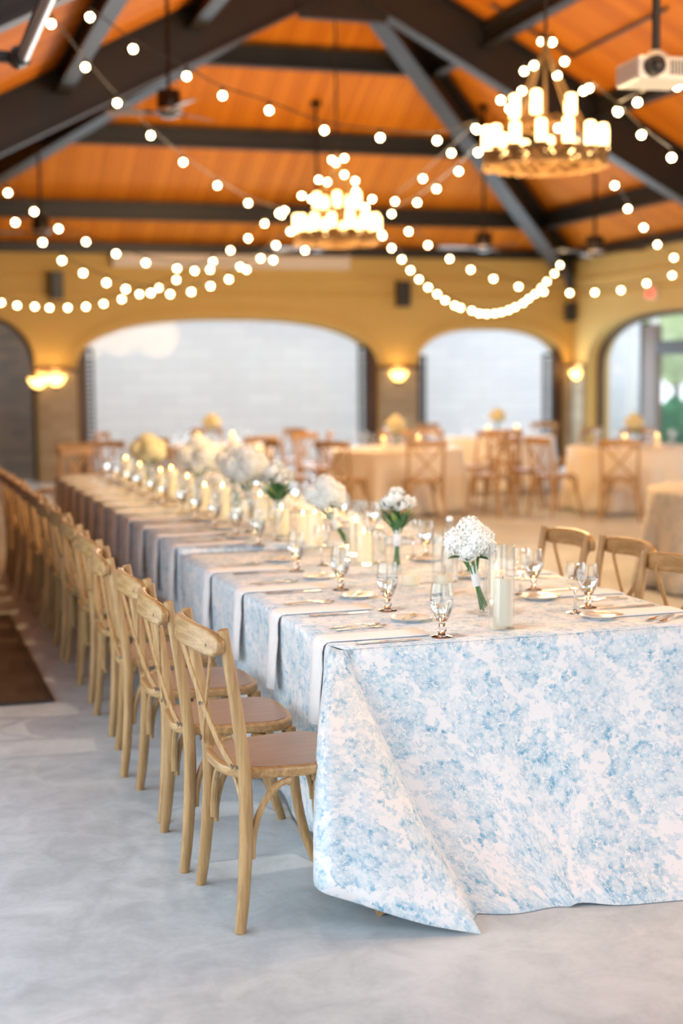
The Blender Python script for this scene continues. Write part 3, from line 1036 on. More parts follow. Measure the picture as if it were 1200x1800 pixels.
# ------------------------------------------------------------------ projector on a pole
p = onD(1152, 128, 9.2)
t = thing('projector', 'white ceiling projector with a big black lens on a black pole', 'projector', p, math.radians(-4))
m = MB(); m.box(-.20, .20, -.17, .19, -.075, .075); m.build('body', 'white_plastic', t, bevel=0.025)
m = MB(); m.tube([(-.10, -.165, 0.0), (-.10, -.235, 0.0)], [.066, .060], 22); ln = m.build('lens_barrel', 'black', t, smooth='auto')
m = MB(); m.ball((-.10, -.222, 0.0), .045, 14, 8); m.build('lens', 'black', ln, smooth=True)
m = MB(); m.lathe([(.085, .075), (.085, .10), (.05, .13), (.03, .14)], 18); m.build('mount', 'white_plastic', t, smooth='auto')
m = MB(); m.tube([(0, 0, .13), (0, 0, roof_at(p.x, p.y) - p.z - 0.01)], .027, 12); m.build('pole', 'black', t)
for q in range(7):
    m = MB(); m.box(.02 + q * .022, .028 + q * .022, -.176, -.168, -.045, .045); m.build('vent_slot', 'black', t)


# ------------------------------------------------------------------ chandeliers
def chandelier(p, ztop, label, seed):
    """p.z = height of the bottom of the woven ring"""
    rd = random.Random(seed)
    t = thing('chandelier', label, 'chandelier', p, rd.uniform(0, 1))
    R1, R2 = 0.50, 0.26

    def ring(R, z0, z1, name, k):
        m = MB()
        for q in range(k):
            ph1, ph2 = rd.uniform(0, 6.3), rd.uniform(0, 6.3)
            f1, f2 = rd.randint(4, 9), rd.randint(5, 11)
            pts = []
            for j in range(49):
                a = 2 * PI * j / 48
                pts.append(((R + .035 * math.sin(f1 * a + ph1)) * math.cos(a), (R + .035 * math.sin(f1 * a + ph1)) * math.sin(a),
                            (z0 + z1) / 2 + (z1 - z0) / 2 * math.sin(f2 * a + ph2)))
            m.tube(pts, 0.009, 5, cap=False)
        return m.build(name, 'twig', t, smooth=True)
    ring(R1, 0.0, 0.13, 'woven_ring', 14)
    ring(R2, 0.33, 0.41, 'upper_ring', 8)
    cm = None
    hm = None
    for (R, z, n, off) in ((R1, 0.13, 14, 0.1), (R2, 0.41, 5, 0.5)):
        for q in range(n):
            a = 2 * PI * q / n + off
            if cm is None:
                m = MB(); m.lathe([(1e-6, 0), (.036, 0.0), (.042, .012), (.042, .175), (.038, .19), (.012, .20), (1e-6, .195)], 14); c = m.build('candle_tube', 'candle_tube', t, smooth='auto'); cm = c
                m = MB(); m.lathe([(1e-6, -.03), (.03, -.025), (.052, -.005), (.055, .0), (.04, .002), (1e-6, .002)], 12); h = m.build('candle_cup', 'twig', t); hm = h
            else:
                c = cm.copy(); COL.objects.link(c); h = hm.copy(); COL.objects.link(h)
            zz = z + rd.uniform(0, .03)
            c.location = (R * math.cos(a), R * math.sin(a), zz); h.location = c.location
            c.scale = (1, 1, rd.uniform(.85, 1.1))
    ap = 1.06
    for q in range(8):
        a = 2 * PI * q / 8 + 0.2
        m = MB(); m.tube(catmull([(R1 * math.cos(a), R1 * math.sin(a), .1), (.30 * math.cos(a), .30 * math.sin(a), .42), (.08 * math.cos(a), .08 * math.sin(a), .85), (0, 0, ap)], 4), .009, 6)
        m.build('rope', 'rope', t)
    m = MB(); m.tube([(0, 0, ap - .02), (0, 0, ztop - p.z)], .014, 8); m.build('hanging_rod', 'steel', t)
    m = MB(); m.lathe([(.03, ap - .05), (.05, ap), (.03, ap + .05)], 12); m.build('hub', 'twig', t)
    l = bpy.data.lights.new('chandelier_glow', 'POINT'); l.energy = 250; l.color = (1, .65, .31); l.shadow_soft_size = 0.45; l.specular_factor = 0.0
    lo = bpy.data.objects.new('chandelier_glow', l); COL.objects.link(lo); lo.parent = t; lo.location = (0, 0, -.75)
    return t


c1p = onD(593, 425, 17.6); c1p.z = 3.27
c2p = onD(958, 300, 12.2); c2p.z = 3.40
chandelier(c1p, ZA - 0.6, 'ring chandelier of twigs and candle tubes hanging from the hip peak', 1)
chandelier(c2p, roof_at(c2p.x, c2p.y), 'ring chandelier of twigs and candle tubes hanging beside the projector', 2)

# unseen third chandelier, added over the near half to brighten the table
c3p = Vector((5.4, 5.4, 3.35))
chandelier(c3p, roof_at(c3p.x, c3p.y) - 0.02, 'added ring chandelier of twigs and candle tubes over the near half of the hall', 3)

# ------------------------------------------------------------------ string lights
bulb_me = sock_me = None


def strand(pts, d0, d1, label, cable=True, ends=()):
    """pts: photo pixels of the bulbs; the strand runs from depth d0 to d1 between its fixings"""
    global bulb_me, sock_me
    n = len(pts)
    P = [onD(x, y, d0 + (d1 - d0) * (k / max(1, n - 1))) for k, (x, y) in enumerate(pts)]
    t = thing('string_light', label, 'string lights', P[0] + Vector((0, 0, .07)), group='warm bulb strings under the ceiling')
    O = P[0] + Vector((0, 0, .07))
    for q in P:
        if bulb_me is None:
            m = MB(); m.ball((0, 0, 0), .027, 12, 8); b = m.build('bulb', 'bulb', t, smooth=True); bulb_me = b.data
            m = MB(); m.tube([(0, 0, .023), (0, 0, .072)], [.013, .012], 8); s_ = m.build('socket', 'black', t); sock_me = s_.data
        else:
            b = bpy.data.objects.new('bulb', bulb_me); COL.objects.link(b); b.parent = t
            s_ = bpy.data.objects.new('socket', sock_me); COL.objects.link(s_); s_.parent = t
        b.location = q - O; s_.location = q - O
    if cable:
        path = [Vector(e_) - O for e_ in ends[:1]] + [q - O + Vector((0, 0, .07)) for q in P] + [Vector(e_) - O for e_ in ends[1:]]
        m = MB(); m.tube(catmull(path, 4), .006, 5); m.build('cable', 'black', t)
    return t


H1, H2 = c1p + Vector((0, 0, 1.06)), c2p + Vector((0, 0, 1.06))
strand([(90, 42), (150, 118), (206, 181), (265, 238), (322, 285), (382, 326), (436, 357), (490, 375)], 11.0, 17.2, 'bulb string sloping from the near truss down to the hip-peak chandelier')
strand([(158, 30), (234, 86), (328, 134), (391, 168), (473, 194), (570, 229), (668, 242), (768, 247), (836, 226)], 10.5, 12.2, 'bulb string passing the bronze fan to the projector-side chandelier')
strand([(14, 339), (60, 372), (103, 402), (151, 425), (204, 446), (256, 462), (311, 472), (369, 474), (422, 469), (480, 457), (536, 440)], 14.0, 17.3, 'bulb string sagging over the projection screen case to the hip-peak chandelier')
strand([(27, 391), (75, 426), (109, 458), (146, 480), (187, 497), (221, 508), (265, 515), (299, 517), (336, 513), (370, 503), (402, 491), (433, 474), (458, 454), (485, 431), (512, 407)], 13.5, 17.3, 'bulb string sagging in front of the wide arch top, upper of two')
strand([(2, 532), (30, 537), (61, 539), (87, 541), (119, 541), (151, 539), (182, 534), (214, 526), (245, 517), (279, 506), (310, 492), (342, 476), (374, 460), (405, 440), (436, 419), (465, 393), (492, 372)], 19.0, 17.5, 'bulb string hanging lowest past the wall speaker and dark arch')
strand([(672, 415), (688, 436), (706, 456), (721, 475), (736, 491), (752, 505), (768, 517), (782, 528), (799, 537), (809, 541), (829, 546), (842, 551), (855, 552), (869, 551), (881, 549), (894, 545), (905, 540), (919, 533), (929, 525), (940, 517), (951, 505), (961, 495), (974, 481), (984, 466)], 17.4, 23.6, 'bulb string in a deep sag ending at the corner bracket')
strand([(718, 407), (752, 431), (790, 455), (827, 474), (867, 490), (911, 504), (955, 513), (1001, 515), (1045, 514), (1091, 510), (1136, 498), (1181, 484)], 17.3, 20.4, 'bulb string in a shallow sag running past the corner to the door wall')
strand([(1035, 155), (1086, 197), (1127, 237), (1180, 277)], 12.0, 11.0, 'short bulb string falling away from the projector-side chandelier')
strand([(1080, 326), (1103, 367), (1131, 400), (1155, 430), (1184, 453)], 15.0, 20.3, 'bulb string curving down before the wall above the glass doors')
strand([(694, 354), (743, 314), (793, 269), (838, 228)], 17.2, 12.6, 'upper short bulb string between the two chandeliers')
strand([(688, 376), (733, 356), (767, 332), (806, 301), (840, 268)], 17.2, 12.6, 'lower short bulb string between the two chandeliers')
strand([(1190, 152), (1120, 180), (1085, 195)], 10.0, 11.8, 'bulb string running just below the white projector')
strand([(605, 278), (590, 286), (583, 281), (605, 307), (624, 318), (625, 336), (642, 364), (654, 350)], 17.4, 17.4, 'bulb string wound down the door-side ropes of the hip-peak chandelier', cable=False)
strand([(575, 320), (560, 316), (547, 350), (530, 344), (500, 370), (495, 378), (510, 407), (671, 412)], 17.4, 17.4, 'bulb string wound down the mat-side ropes of the hip-peak chandelier', cable=False)
strand([(952, 73), (970, 74), (992, 108), (979, 133), (1025, 160)], 12.1, 12.1, 'bulb string wound round the top of the projector-side chandelier', cable=False)
strand([(938, 115), (921, 125), (917, 160), (880, 176), (895, 191), (981, 225)], 12.1, 11.9, 'bulb string wound down the ropes of the projector-side chandelier', cable=False)

# floor inset
p0, p1 = onz(95, 1235, 0), onz(5, 1083, 0)
m = MB(); m.box(0, 1.05, 0, p1.y - p0.y, 0.001, 0.012)
mt = thing('floor_mat', 'dark brown mat lying on the concrete floor behind the chairs', 'mat', (p0.x - 1.05, p0.y, 0))
m.build('mat_surface', 'mat_slate', mt, uvs=lambda q: (m.v[q][0], m.v[q][1]))
m = MB()
for a in ((0, .03, 0, p1.y - p0.y), (1.02, 1.05, 0, p1.y - p0.y), (.03, 1.02, 0, .03), (.03, 1.02, p1.y - p0.y - .03, p1.y - p0.y)):
    m.box(*a, 0.012, 0.016)
m.build('mat_border', 'black', mt)

# ================================================================== LONG TABLE
TX0, TX1, TY0, TYM, TY1 = 1.345, 2.76, 4.33, 6.98, 12.75
TZ, TZ2 = 0.765, 0.792


def banquet_table(y0, y1, ztop, label):
    t = thing('banquet_table', label, 'table', ((TX0 + TX1) / 2, (y0 + y1) / 2, 0))
    hx, hy = (TX1 - TX0) / 2 - 0.012, (y1 - y0) / 2 - 0.012
    m = MB(); m.box(-hx + .05, hx - .05, -hy, hy, ztop - 0.035, ztop - 0.006); m.build('table_top', 'tabletop', t)
    for sx in (-1, 1):
        for sy in (-1, 1):
            m = MB(); m.tube([(sx * (hx - .36), sy * (hy - .35), 0), (sx * (hx - .36), sy * (hy - .35), ztop - .035)], .016, 8); m.build('leg', 'screw', t)
    return t


banquet_table(TY0, TYM, TZ, 'long banquet table under the blue damask cloth with the folded corner')
banquet_table(TYM + 0.01, TY1, TZ2, 'long banquet table under the farther damask cloth')


def cloth_near():
    m = MB(); UV = []
    rnd = random.Random(3)
    cols = []       # (T, H(3d), mode, uv_dir angle)

    def seg(Ts, Hs, mode, a0, a1, k):
        Tc = catmull([(*p, 0) for p in Ts], k); Hc = catmull(Hs, k)
        n = len(Tc)
        for q in range(n):
            cols.append((Tc[q], Hc[q], mode, a0 + (a1 - a0) * q / (n - 1)))
    hz = lambda x, y, z: tuple(onz(x, y, z))
    # left side from the far end to the corner
    L = []
    ys = [TYM - 0.02 - (TYM - 0.02 - 4.50) * q / 24 for q in range(25)]
    LT = [(TX0, y) for y in ys]
    LH = [(TX0 + 0.035 + 0.022 * math.sin(y * 11 + 1.3 * math.sin(y * 3)), y, 0.03) for y in ys]
    LH[-1] = (TX0 + 0.01, 4.52, 0.04)
    seg(LT, LH, 'side', PI, PI, 2)
    tip = hz(845, 1640, 0.006)
    seg([(TX0, 4.50), (TX0, 4.40), (TX0 + .004, 4.362), (TX0 + .010, 4.342), (TX0 + .022, TY0)],
        [LH[-1], tuple(onY(553, 1554, 3.95)), tuple(onY(632, 1587, 3.85)), tuple(onY(745, 1622, 3.80)), tip], 'cone', PI, PI * 1.25, 6)
    D = hz(838, 1606, .004)
    seg([(TX0 + .022, TY0), (TX0 + .024, TY0), (TX0 + .028, TY0)], [tip, (tip[0] - .03, tip[1] + .04, .008), D], 'back', PI * 1.25, PI * 1.46, 5)
    FT = [(TX0 + .028, TY0), (1.58, TY0), (1.76, TY0), (1.95, TY0), (2.15, TY0), (2.34, TY0), (2.52, TY0), (2.68, TY0)]
    FH = [D, hz(930, 1602, .004), hz(990, 1592, .004), hz(1020, 1586, .016), hz(1100, 1588, .004), hz(1200, 1583, .004), (2.56, 3.80, .006), (2.74, 3.86, .004)]
    seg(FT, FH, 'front', PI * 1.5, PI * 1.5, 8)
    seg([(2.68, TY0), (TX1 - .02, TY0), (TX1, TY0 + .02), (TX1, TY0 + .1)], [FH[-1], (2.9, 3.84, .02), (2.93, 4.1, .03), (TX1 - .22, 4.5, .03)], 'conr', PI * 1.5, 2 * PI, 5)
    seg([(TX1, y) for y in (4.43, 5.0, 5.6, 6.3, TYM - .02)], [(TX1 - .22 if y < 4.6 else TX1 - .30, y + .02, .03) for y in (4.43, 5.0, 5.6, 6.3, TYM - .02)], 'push', 2 * PI, 2 * PI, 4)
    NV = 18
    for ci, (T, H, mode, ang) in enumerate(cols):
        L_ = math.hypot(math.hypot(H.x - T.x, H.y - T.y), TZ)
        for v in range(NV + 1):
            t = v / NV
            tt = t ** 1.15
            cb = min(1, max(0, (ang - PI) / (PI * .25)))
            w = {'side': tt ** 1.4, 'cone': (1 - (1 - tt) ** 3.3) * (1 - cb ** 1.5) + tt ** 1.15 * cb ** 1.5, 'conr': tt ** .85, 'push': 1 - (1 - tt) ** 4, 'back': tt ** 1.15, 'front': 0.42 * tt + 0.58 * tt ** 3.2}[mode]
            z = TZ + (H.z - TZ) * (tt if mode != 'front' else (1.06 * tt - .06 * tt ** 6))
            rip = 0.0
            if mode == 'front':
                rip = 0.012 * math.sin(T.x * 19 + 1.5) * t * (1 - .3 * t)
            x = T.x + (H.x - T.x) * w
            y = T.y + (H.y - T.y) * w + rip
            e_ = 0.008 * max(0, 1 - t * 10)      # rounded upper edge
            m.v.append((x, y, max(z - (0.004 if v else 0.001), 0.003)))
            UV.append((T.x + math.cos(ang) * L_ * tt, T.y + math.sin(ang) * L_ * tt))
    for c in range(len(cols) - 1):
        for v in range(NV):
            a = c * (NV + 1) + v
            m.f.append((a, a + 1, a + NV + 2, a + NV + 1))
    # top, slightly uneven
    nx, ny = 18, 32
    o = len(m.v)
    for iy in range(ny + 1):
        for ix in range(nx + 1):
            x = TX0 + (TX1 - TX0) * ix / nx; y = TY0 + (TYM - TY0) * iy / ny
            cx_ = .022 if iy == 0 else 0
            m.v.append((min(max(x, TX0 + cx_), TX1 - cx_), y, TZ + 0.001)); UV.append((x, y))
    for iy in range(ny):
        for ix in range(nx):
            a = o + iy * (nx + 1) + ix
            m.f.append((a, a + 1, a + nx + 2, a + nx + 1))
    ob = m.build('tablecloth', 'damask', uvs=UV, smooth=True, solid=0.003)
    return tag(ob, 'floor-length white tablecloth with blue floral damask and a folded corner', 'tablecloth', 'damask tablecloths of the long table')


def cloth_far():
    m = MB(); UV = []
    per = []
    n1 = 90
    for q in range(n1 + 1):
        y = TY1 - (TY1 - TYM) * q / n1
        per.append(((TX0, y), (-1, 0)))
    for q in range(1, 30):
        per.append(((TX0 + (TX1 - TX0) * q / 30, TYM), (0, -1)))
    for q in range(n1 + 1):
        y = TYM + (TY1 - TYM) * q / n1
        per.append(((TX1, y), (1, 0)))
    for q in range(1, 30):
        per.append(((TX1 - (TX1 - TX0) * q / 30, TY1), (0, 1)))
    NV = 8
    n = len(per)
    for (x, y), (dx, dy) in per:
        front = dy < 0
        drop = (TZ2 - TZ - 0.004) if front else TZ2 - 0.03
        wv = 0.02 * math.sin(y * 10 + math.sin(y * 2.7)) + 0.012 * math.sin(y * 23 + 1)
        for v in range(NV + 1):
            t = v / NV
            off = (0.012 * t) if front else (-0.03 + wv) * t
            m.v.append((x + dx * off, y + dy * off, TZ2 - drop * t)); UV.append((x + dx * drop * t, y + dy * drop * t))
    for c in range(n):
        for v in range(NV):
            a = c * (NV + 1) + v; b = ((c + 1) % n) * (NV + 1) + v
            m.f.append((a, a + 1, b + 1, b))
    o = len(m.v)
    nx, ny = 8, 30
    for iy in range(ny + 1):
        for ix in range(nx + 1):
            x = TX0 + (TX1 - TX0) * ix / nx; y = TYM + (TY1 - TYM) * iy / ny
            m.v.append((x, y, TZ2 + 0.0005)); UV.append((x, y))
    for iy in range(ny):
        for ix in range(nx):
            a = o + iy * (nx + 1) + ix
            m.f.append((a, a + 1, a + nx + 2, a + nx + 1))
    ob = m.build('tablecloth', 'damask', uvs=UV, smooth='auto', solid=0.003)
    return tag(ob, 'blue damask tablecloth over the farther part of the long table', 'tablecloth', 'damask tablecloths of the long table')


cloth_near()
cloth_far()


# ================================================================== CROSS-BACK CHAIRS
def make_chair():
    t = thing('dining_chair', 'x', 'chair')
    for s_ in (-1, 1):
        m = MB(); pth = catmull([(-.205, s_ * .222, 0), (-.190, s_ * .214, .12), (-.178, s_ * .205, .28), (-.176, s_ * .20, .46), (-.200, s_ * .203, .68), (-.238, s_ * .208, .915)], 4)
        n = len(pth); m.tube(pth, [.0165 + .0045 * math.sin(PI * min(1, q / (n - 1) * 1.05)) for q in range(n)], 10)
        m.build('rear_leg', 'oak', t, smooth='auto')
        m = MB(); pth = catmull([(.242, s_ * .245, 0), (.212, s_ * .215, .10), (.190, s_ * .188, .24), (.178, s_ * .175, .455)], 4)
        n = len(pth); m.tube(pth, [.0155 + .003 * q / (n - 1) for q in range(n)], 10)
        m.build('front_leg', 'oak', t, smooth='auto')
    # seat: rounded trapezoid with an inset panel
    def outline(sc):
        pts = []
        for q in range(40):
            a = 2 * PI * q / 40
            c, s2 = math.cos(a), math.sin(a)
            ex = 2 / 3.6
            x = abs(c) ** ex * (1 if c > 0 else -1) * (.205 if c > 0 else .22)
            wid = .205 + .025 * (x / .225)
            y = abs(s2) ** ex * (1 if s2 > 0 else -1) * wid
            pts.append((x * sc, y * sc))
        return pts
    m = MB(); m.prism(outline(1.0), .450, .482)
    st = m.build('seat', 'oak_rail', t, bevel=0.008)
    m = MB(); m.prism(outline(.90), .4815, .4845); m.build('seat_panel', 'oak_seat', st, bevel=0.002)
    # crest rail, bowed to the back, with rounded ends
    m = MB(); pth, nr, ws = [], [], []
    for q in range(17):
        u = -1 + 2 * q / 16
        pth.append((-.252 - .040 * (1 - u * u), .238 * u, .868 + .012 * (1 - u * u)))
        nr.append((-1, 0.35 * u, .08)); ws.append(.078 * (1 - .45 * abs(u) ** 8) if abs(u) < 1 else .034)
    m.ribbon(pth, nr, ws, .026)
    cr = m.build('crest_rail', 'oak_rail', t, smooth='auto', bevel=0.007)
    for s_ in (-1, 1):
        m = MB()
        pth = catmull([(-.272, s_ * .178, .872), (-.262, s_ * .130, .80), (-.244, s_ * .018, .668), (-.222, -s_ * .095, .555), (-.200, -s_ * .172, .492)], 4)
        m.ribbon([p_ + Vector((-.004 * s_, 0, 0)) for p_ in pth], (-1, 0, .12), .026, .007)
        m.build('cross_strap', 'oak', t, bevel=0.002)
    sm = None
    for (x, y, z) in ((-.279, -.178, .868), (-.279, .178, .868), (-.207, .172, .498), (-.207, -.172, .498), (-.200, .20, .498), (-.200, -.20, .498), (-.254, 0, .655)):
        if sm is None:
            m = MB(); m.tube([(0, 0, 0), (-.005, 0, 0)], [.0062, .005], 8); sm = m.build('screw', 'screw', t); s_ = sm
        else:
            s_ = sm.copy(); COL.objects.link(s_)
        s_.location = (x, y, z)
    # bentwood corner braces
    def arc(p, q, up):
        p, q = Vector(p), Vector(q)
        return [Vector((p.x + (q.x - p.x) * (1 - math.cos(a)), p.y + (q.y - p.y) * (1 - math.cos(a)), p.z + (q.z - p.z) * math.sin(a))) for a in [PI / 2 * k / 8 for k in range(9)]]
    for s_ in (-1, 1):
        for (x0, y0, z0, x1, y1) in ((-.158, s_ * .198, .215, -.03, s_ * .192), (.172, s_ * .180, .255, .04, s_ * .192),
                                     (-.168, s_ * .182, .235, -.168, s_ * .05), (.176, s_ * .160, .275, .176, s_ * .04)):
            m = MB(); m.tube(arc((x0, y0, z0), (x1, y1, .441), 0), .0115, 8); m.build('arch_brace', 'oak', t, smooth='auto')
    return t


chair0 = make_chair()
first = [True]


def place_chair(x, y, rz, label, group):
    if first[0]:
        first[0] = False
        chair0.location = (x, y, 0); chair0.rotation_euler = (0, 0, rz); chair0['label'] = label; chair0['group'] = group
        return chair0
    return dup(chair0, (x, y, 0), rz, label, group)


LY = [4.235, 4.79, 5.36, 5.985, 6.70, 7.42, 8.05, 8.62, 9.18, 9.75, 10.32, 10.89, 11.46, 12.03]
LX = [1.14, 1.085, 1.10, 1.085, 1.11, 1.115, 1.125, 1.11, 1.125, 1.11, 1.115, 1.10, 1.09, 1.07]
LR = [0.06, -.03, .02, -.10, .02, .0, .03, -.02, .0, .02, -.03, .0, .02, -.02]
for q, y in enumerate(LY):
    place_chair(LX[q] - (.02 if q == 0 else 0), y, LR[q], '%s oak cross-back chair from the folded cloth corner, backed to the mat' % ORD[q], 'chairs along the napkin side of the long table')
for q, (px_, py_, rz) in enumerate(((1195, 985, PI + .06), (1105, 955, PI - .02), (1002, 938, PI + .03))):
    p = onz(px_, py_, .90)
    place_chair(p.x - .26, p.y, rz, ['oak cross-back chair opposite the folded corner, mostly cut by the frame', 'middle oak cross-back chair across the table, facing the candle vases',
                                     'oak cross-back chair across the table farthest along its row'][q], 'chairs across the long table')


# ================================================================== PLACE SETTINGS
def napkin_mesh():
    m = MB(); V = []; nw = 7
    path = [(.36, .005), (.28, .005), (.18, .005), (.08, .005), (.015, .0055), (-.003, .003), (-.012, -.008), (-.016, -.03), (-.020, -.09), (-.026, -.16), (-.026, -.22), (-.032, -.285)]
    for i_, (x, z) in enumerate(path):
        for j in range(nw):
            u = j / (nw - 1) - .5
            wob = .004 * math.sin(i_ * 1.7 + j) if i_ > 6 else 0
            wd = .125 - (.012 * (i_ - 5) / 6 if i_ > 5 else 0)
            m.v.append((x + wob - (.006 * math.cos(u * 9) if i_ > 6 else 0), u * wd + (.012 * math.sin((i_ - 5) * .5) if i_ > 5 else .03 * (x - 0) * .2), z - (.01 * u if i_ == 11 else 0)))
    for i_ in range(len(path) - 1):
        for j in range(nw - 1):
            a = i_ * nw + j
            m.f.append((a, a + 1, a + nw + 1, a + nw))
    return m


nap_me = None


def napkin(x, y, z, rz, label, group):
    global nap_me
    if nap_me is None:
        o = napkin_mesh().build('napkin', 'linen', smooth=True, solid=0.0045); nap_me = o
    else:
        o = nap_me.copy(); COL.objects.link(o)
    o.location = (x, y, z); o.rotation_euler = (0, 0, rz)
    return tag(o, label, 'napkin', group)


def make_goblet(stem_z, bowl_r, H, water, name, wz):
    t = thing(name, 'x', 'glass')
    b0 = stem_z + .012
    outer = [(.010, b0 - .004), (.020, b0), (bowl_r * .78, b0 + .022), (bowl_r, b0 + (H - b0) * .48), (bowl_r * .92, b0 + (H - b0) * .80), (bowl_r * .80, H)]
    inner = [(r_ - .0022, z_ + (.003 if k < 2 else 0)) for k, (r_, z_) in enumerate(outer)][::-1]
    m = MB(); m.lathe([(1e-6, b0 - .004)] + outer + inner[:-1] + [(1e-6, b0 + .004)], 24); m.build('bowl', 'glass', t, smooth='auto')
    if stem_z < .07:
        prof = [(1e-6, 0), (.036, 0), (.036, .003), (.014, .008), (.011, .013), (.017, .022), (.017, .028), (.010, .036), (.014, b0 - .006), (1e-6, b0 - .005)]
    else:
        prof = [(1e-6, 0), (.036, 0), (.035, .003), (.010, .007), (.0045, .015), (.004, b0 - .02), (.008, b0 - .005), (1e-6, b0 - .004)]
    m = MB(); m.lathe(prof, 12); m.build('stem', 'solid_glass', t, smooth='auto')
    if water:
        ins = [(r_ - .003, z_ + .004) for r_, z_ in outer if z_ < wz]
        rw = bowl_r * .93
        m = MB(); m.lathe([(1e-6, b0 + .004)] + ins[1:] + [(rw, wz), (1e-6, wz)], 24); m.build('water', 'water', t, smooth='auto')
    return t


def proto(maker):
    st = {}

    def place(loc, rz=0, label=None, group=None, scale=None):
        if 'o' not in st:
            st['o'] = maker()
            o = st['o']; o.location = loc; o.rotation_euler = (0, 0, rz); o['label'] = label
            if group:
                o['group'] = group
            if scale:
                o.scale = (scale,) * 3
            return o
        return dup(st['o'], loc, rz, label, group, scale or 1.0)
    return place


water_goblet = proto(lambda: make_goblet(.040, .043, .185, True, 'water_goblet', .125))
wine_glass = proto(lambda: make_goblet(.078, .042, .190, False, 'wine_glass', 0))


def mk_plate():
    t = thing('side_plate', 'x', 'plate')
    m = MB(); m.lathe([(1e-6, .004), (.040, .004), (.044, .006), (.074, .0135), (.076, .0145), (.074, .0155), (.044, .009), (1e-6, .007)], 32,
                      wave=lambda a, z: 1 + (.02 * math.cos(12 * a) if z > .012 else 0)); m.build('dish', 'china', t, smooth='auto')
    m = MB(); m.lathe([(.030, 0), (.040, 0), (.041, .005), (.030, .0045)], 28); m.build('foot_ring', 'china', t)
    return t


def mk_butter():
    t = thing('butter_knife', 'x', 'knife')
    m = MB(); m.prism([(-.085, -.003), (-.07, -.0045), (0, -.003), (.005, .003), (-.07, .0045), (-.085, .003)], 0, .003); m.build('handle', 'brass', t, bevel=.001)
    m = MB(); m.prism([(.0, -.0035), (.02, -.009), (.045, -.009), (.058, 0), (.045, .005), (0, .0035)], .0005, .0022); m.build('blade', 'brass', t)
    return t


def mk_fork():
    t = thing('fork', 'x', 'fork')
    m = MB(); m.ribbon([(-.10, 0, .003), (-.05, 0, .004), (0, 0, .009), (.02, 0, .008), (.035, 0, .005)], (0, 0, 1), [.013, .010, .006, .008, .020], .0022); m.build('handle', 'silver', t)
    m = MB(); m.ribbon([(.034, 0, .005), (.05, 0, .004)], (0, 0, 1), .022, .0022); m.build('head', 'silver', t)
    for q in range(4):
        y = -.0085 + .00567 * q
        m = MB(); m.ribbon([(.049, y, .004), (.075, y, .004), (.092, y, .008)], (0, 0, 1), [.0035, .003, .002], .002); m.build('tine', 'silver', t)
    return t


def mk_knife():
    t = thing('table_knife', 'x', 'knife')
    m = MB(); m.ribbon([(-.115, 0, .004), (-.09, 0, .0045), (-.02, 0, .004), (0, 0, .004)], (0, 0, 1), [.010, .014, .011, .009], .006); m.build('handle', 'silver', t, bevel=.002)
    m = MB(); m.prism([(0, -.006), (.09, -.008), (.115, -.004), (.122, .003), (.10, .006), (0, .005)], .003, .0045); m.build('blade', 'silver', t)
    return t


plate_ = proto(mk_plate); butter_ = proto(mk_butter); fork_ = proto(mk_fork); knife_ = proto(mk_knife)

rr = random.Random(11)
NY = [4.51, 5.085, 5.665, 6.275] + [7.10 + .475 * q for q in range(4)] + [9.05 + .52 * q for q in range(7)]
for q, yc in enumerate(NY):
    z = TZ + .003 if yc < TYM else TZ2 + .003
    o_ = ORD[q] + ' place setting from the folded corner'
    j = lambda a=.012: rr.uniform(-a, a)
    g = ''
    napkin(TX0, yc, z, j(.03), 'white linen napkin hanging over the edge at the ' + o_, 'napkins hanging over the table edge')
    pp = Vector((1.75 + j(), yc + .235 + j(), z))
    plate_(pp, 0, 'white side plate at the %s%s' % (o_, g), 'side plates')
    butter_(pp + Vector((.0, .005, .0165)), .9 + j(.2), 'small gold butter knife on the plate at the ' + o_, 'butter knives')
    gp = Vector((1.74 + j(.02), yc - .10 + j(.03), z)) if q else Vector((onz(776, 1121, TZ).x, onz(776, 1121, TZ).y, z))
    water_goblet(gp, j(1), 'footed glass of water at the %s%s' % (o_, g), 'water goblets')
    fork_((1.535 + j(), yc + .155 + j(.006), z), .10 + j(.06), 'inner silver fork at the %s%s' % (o_, g), 'forks')
    fork_((1.525 + j(), yc + .195 + j(.006), z), .10 + j(.06), 'outer silver fork at the %s%s' % (o_, g), 'forks')
    knife_((1.545 + j(), yc - .115 + j(.006), z), j(.04), 'silver table knife at the %s%s' % (o_, g), 'table knives')
    if q > 2:
        wine_glass((1.86 + j(.03), yc + .02 + j(.04), z), 0, 'stemmed wine glass at the %s%s' % (o_, g), 'wine glasses')

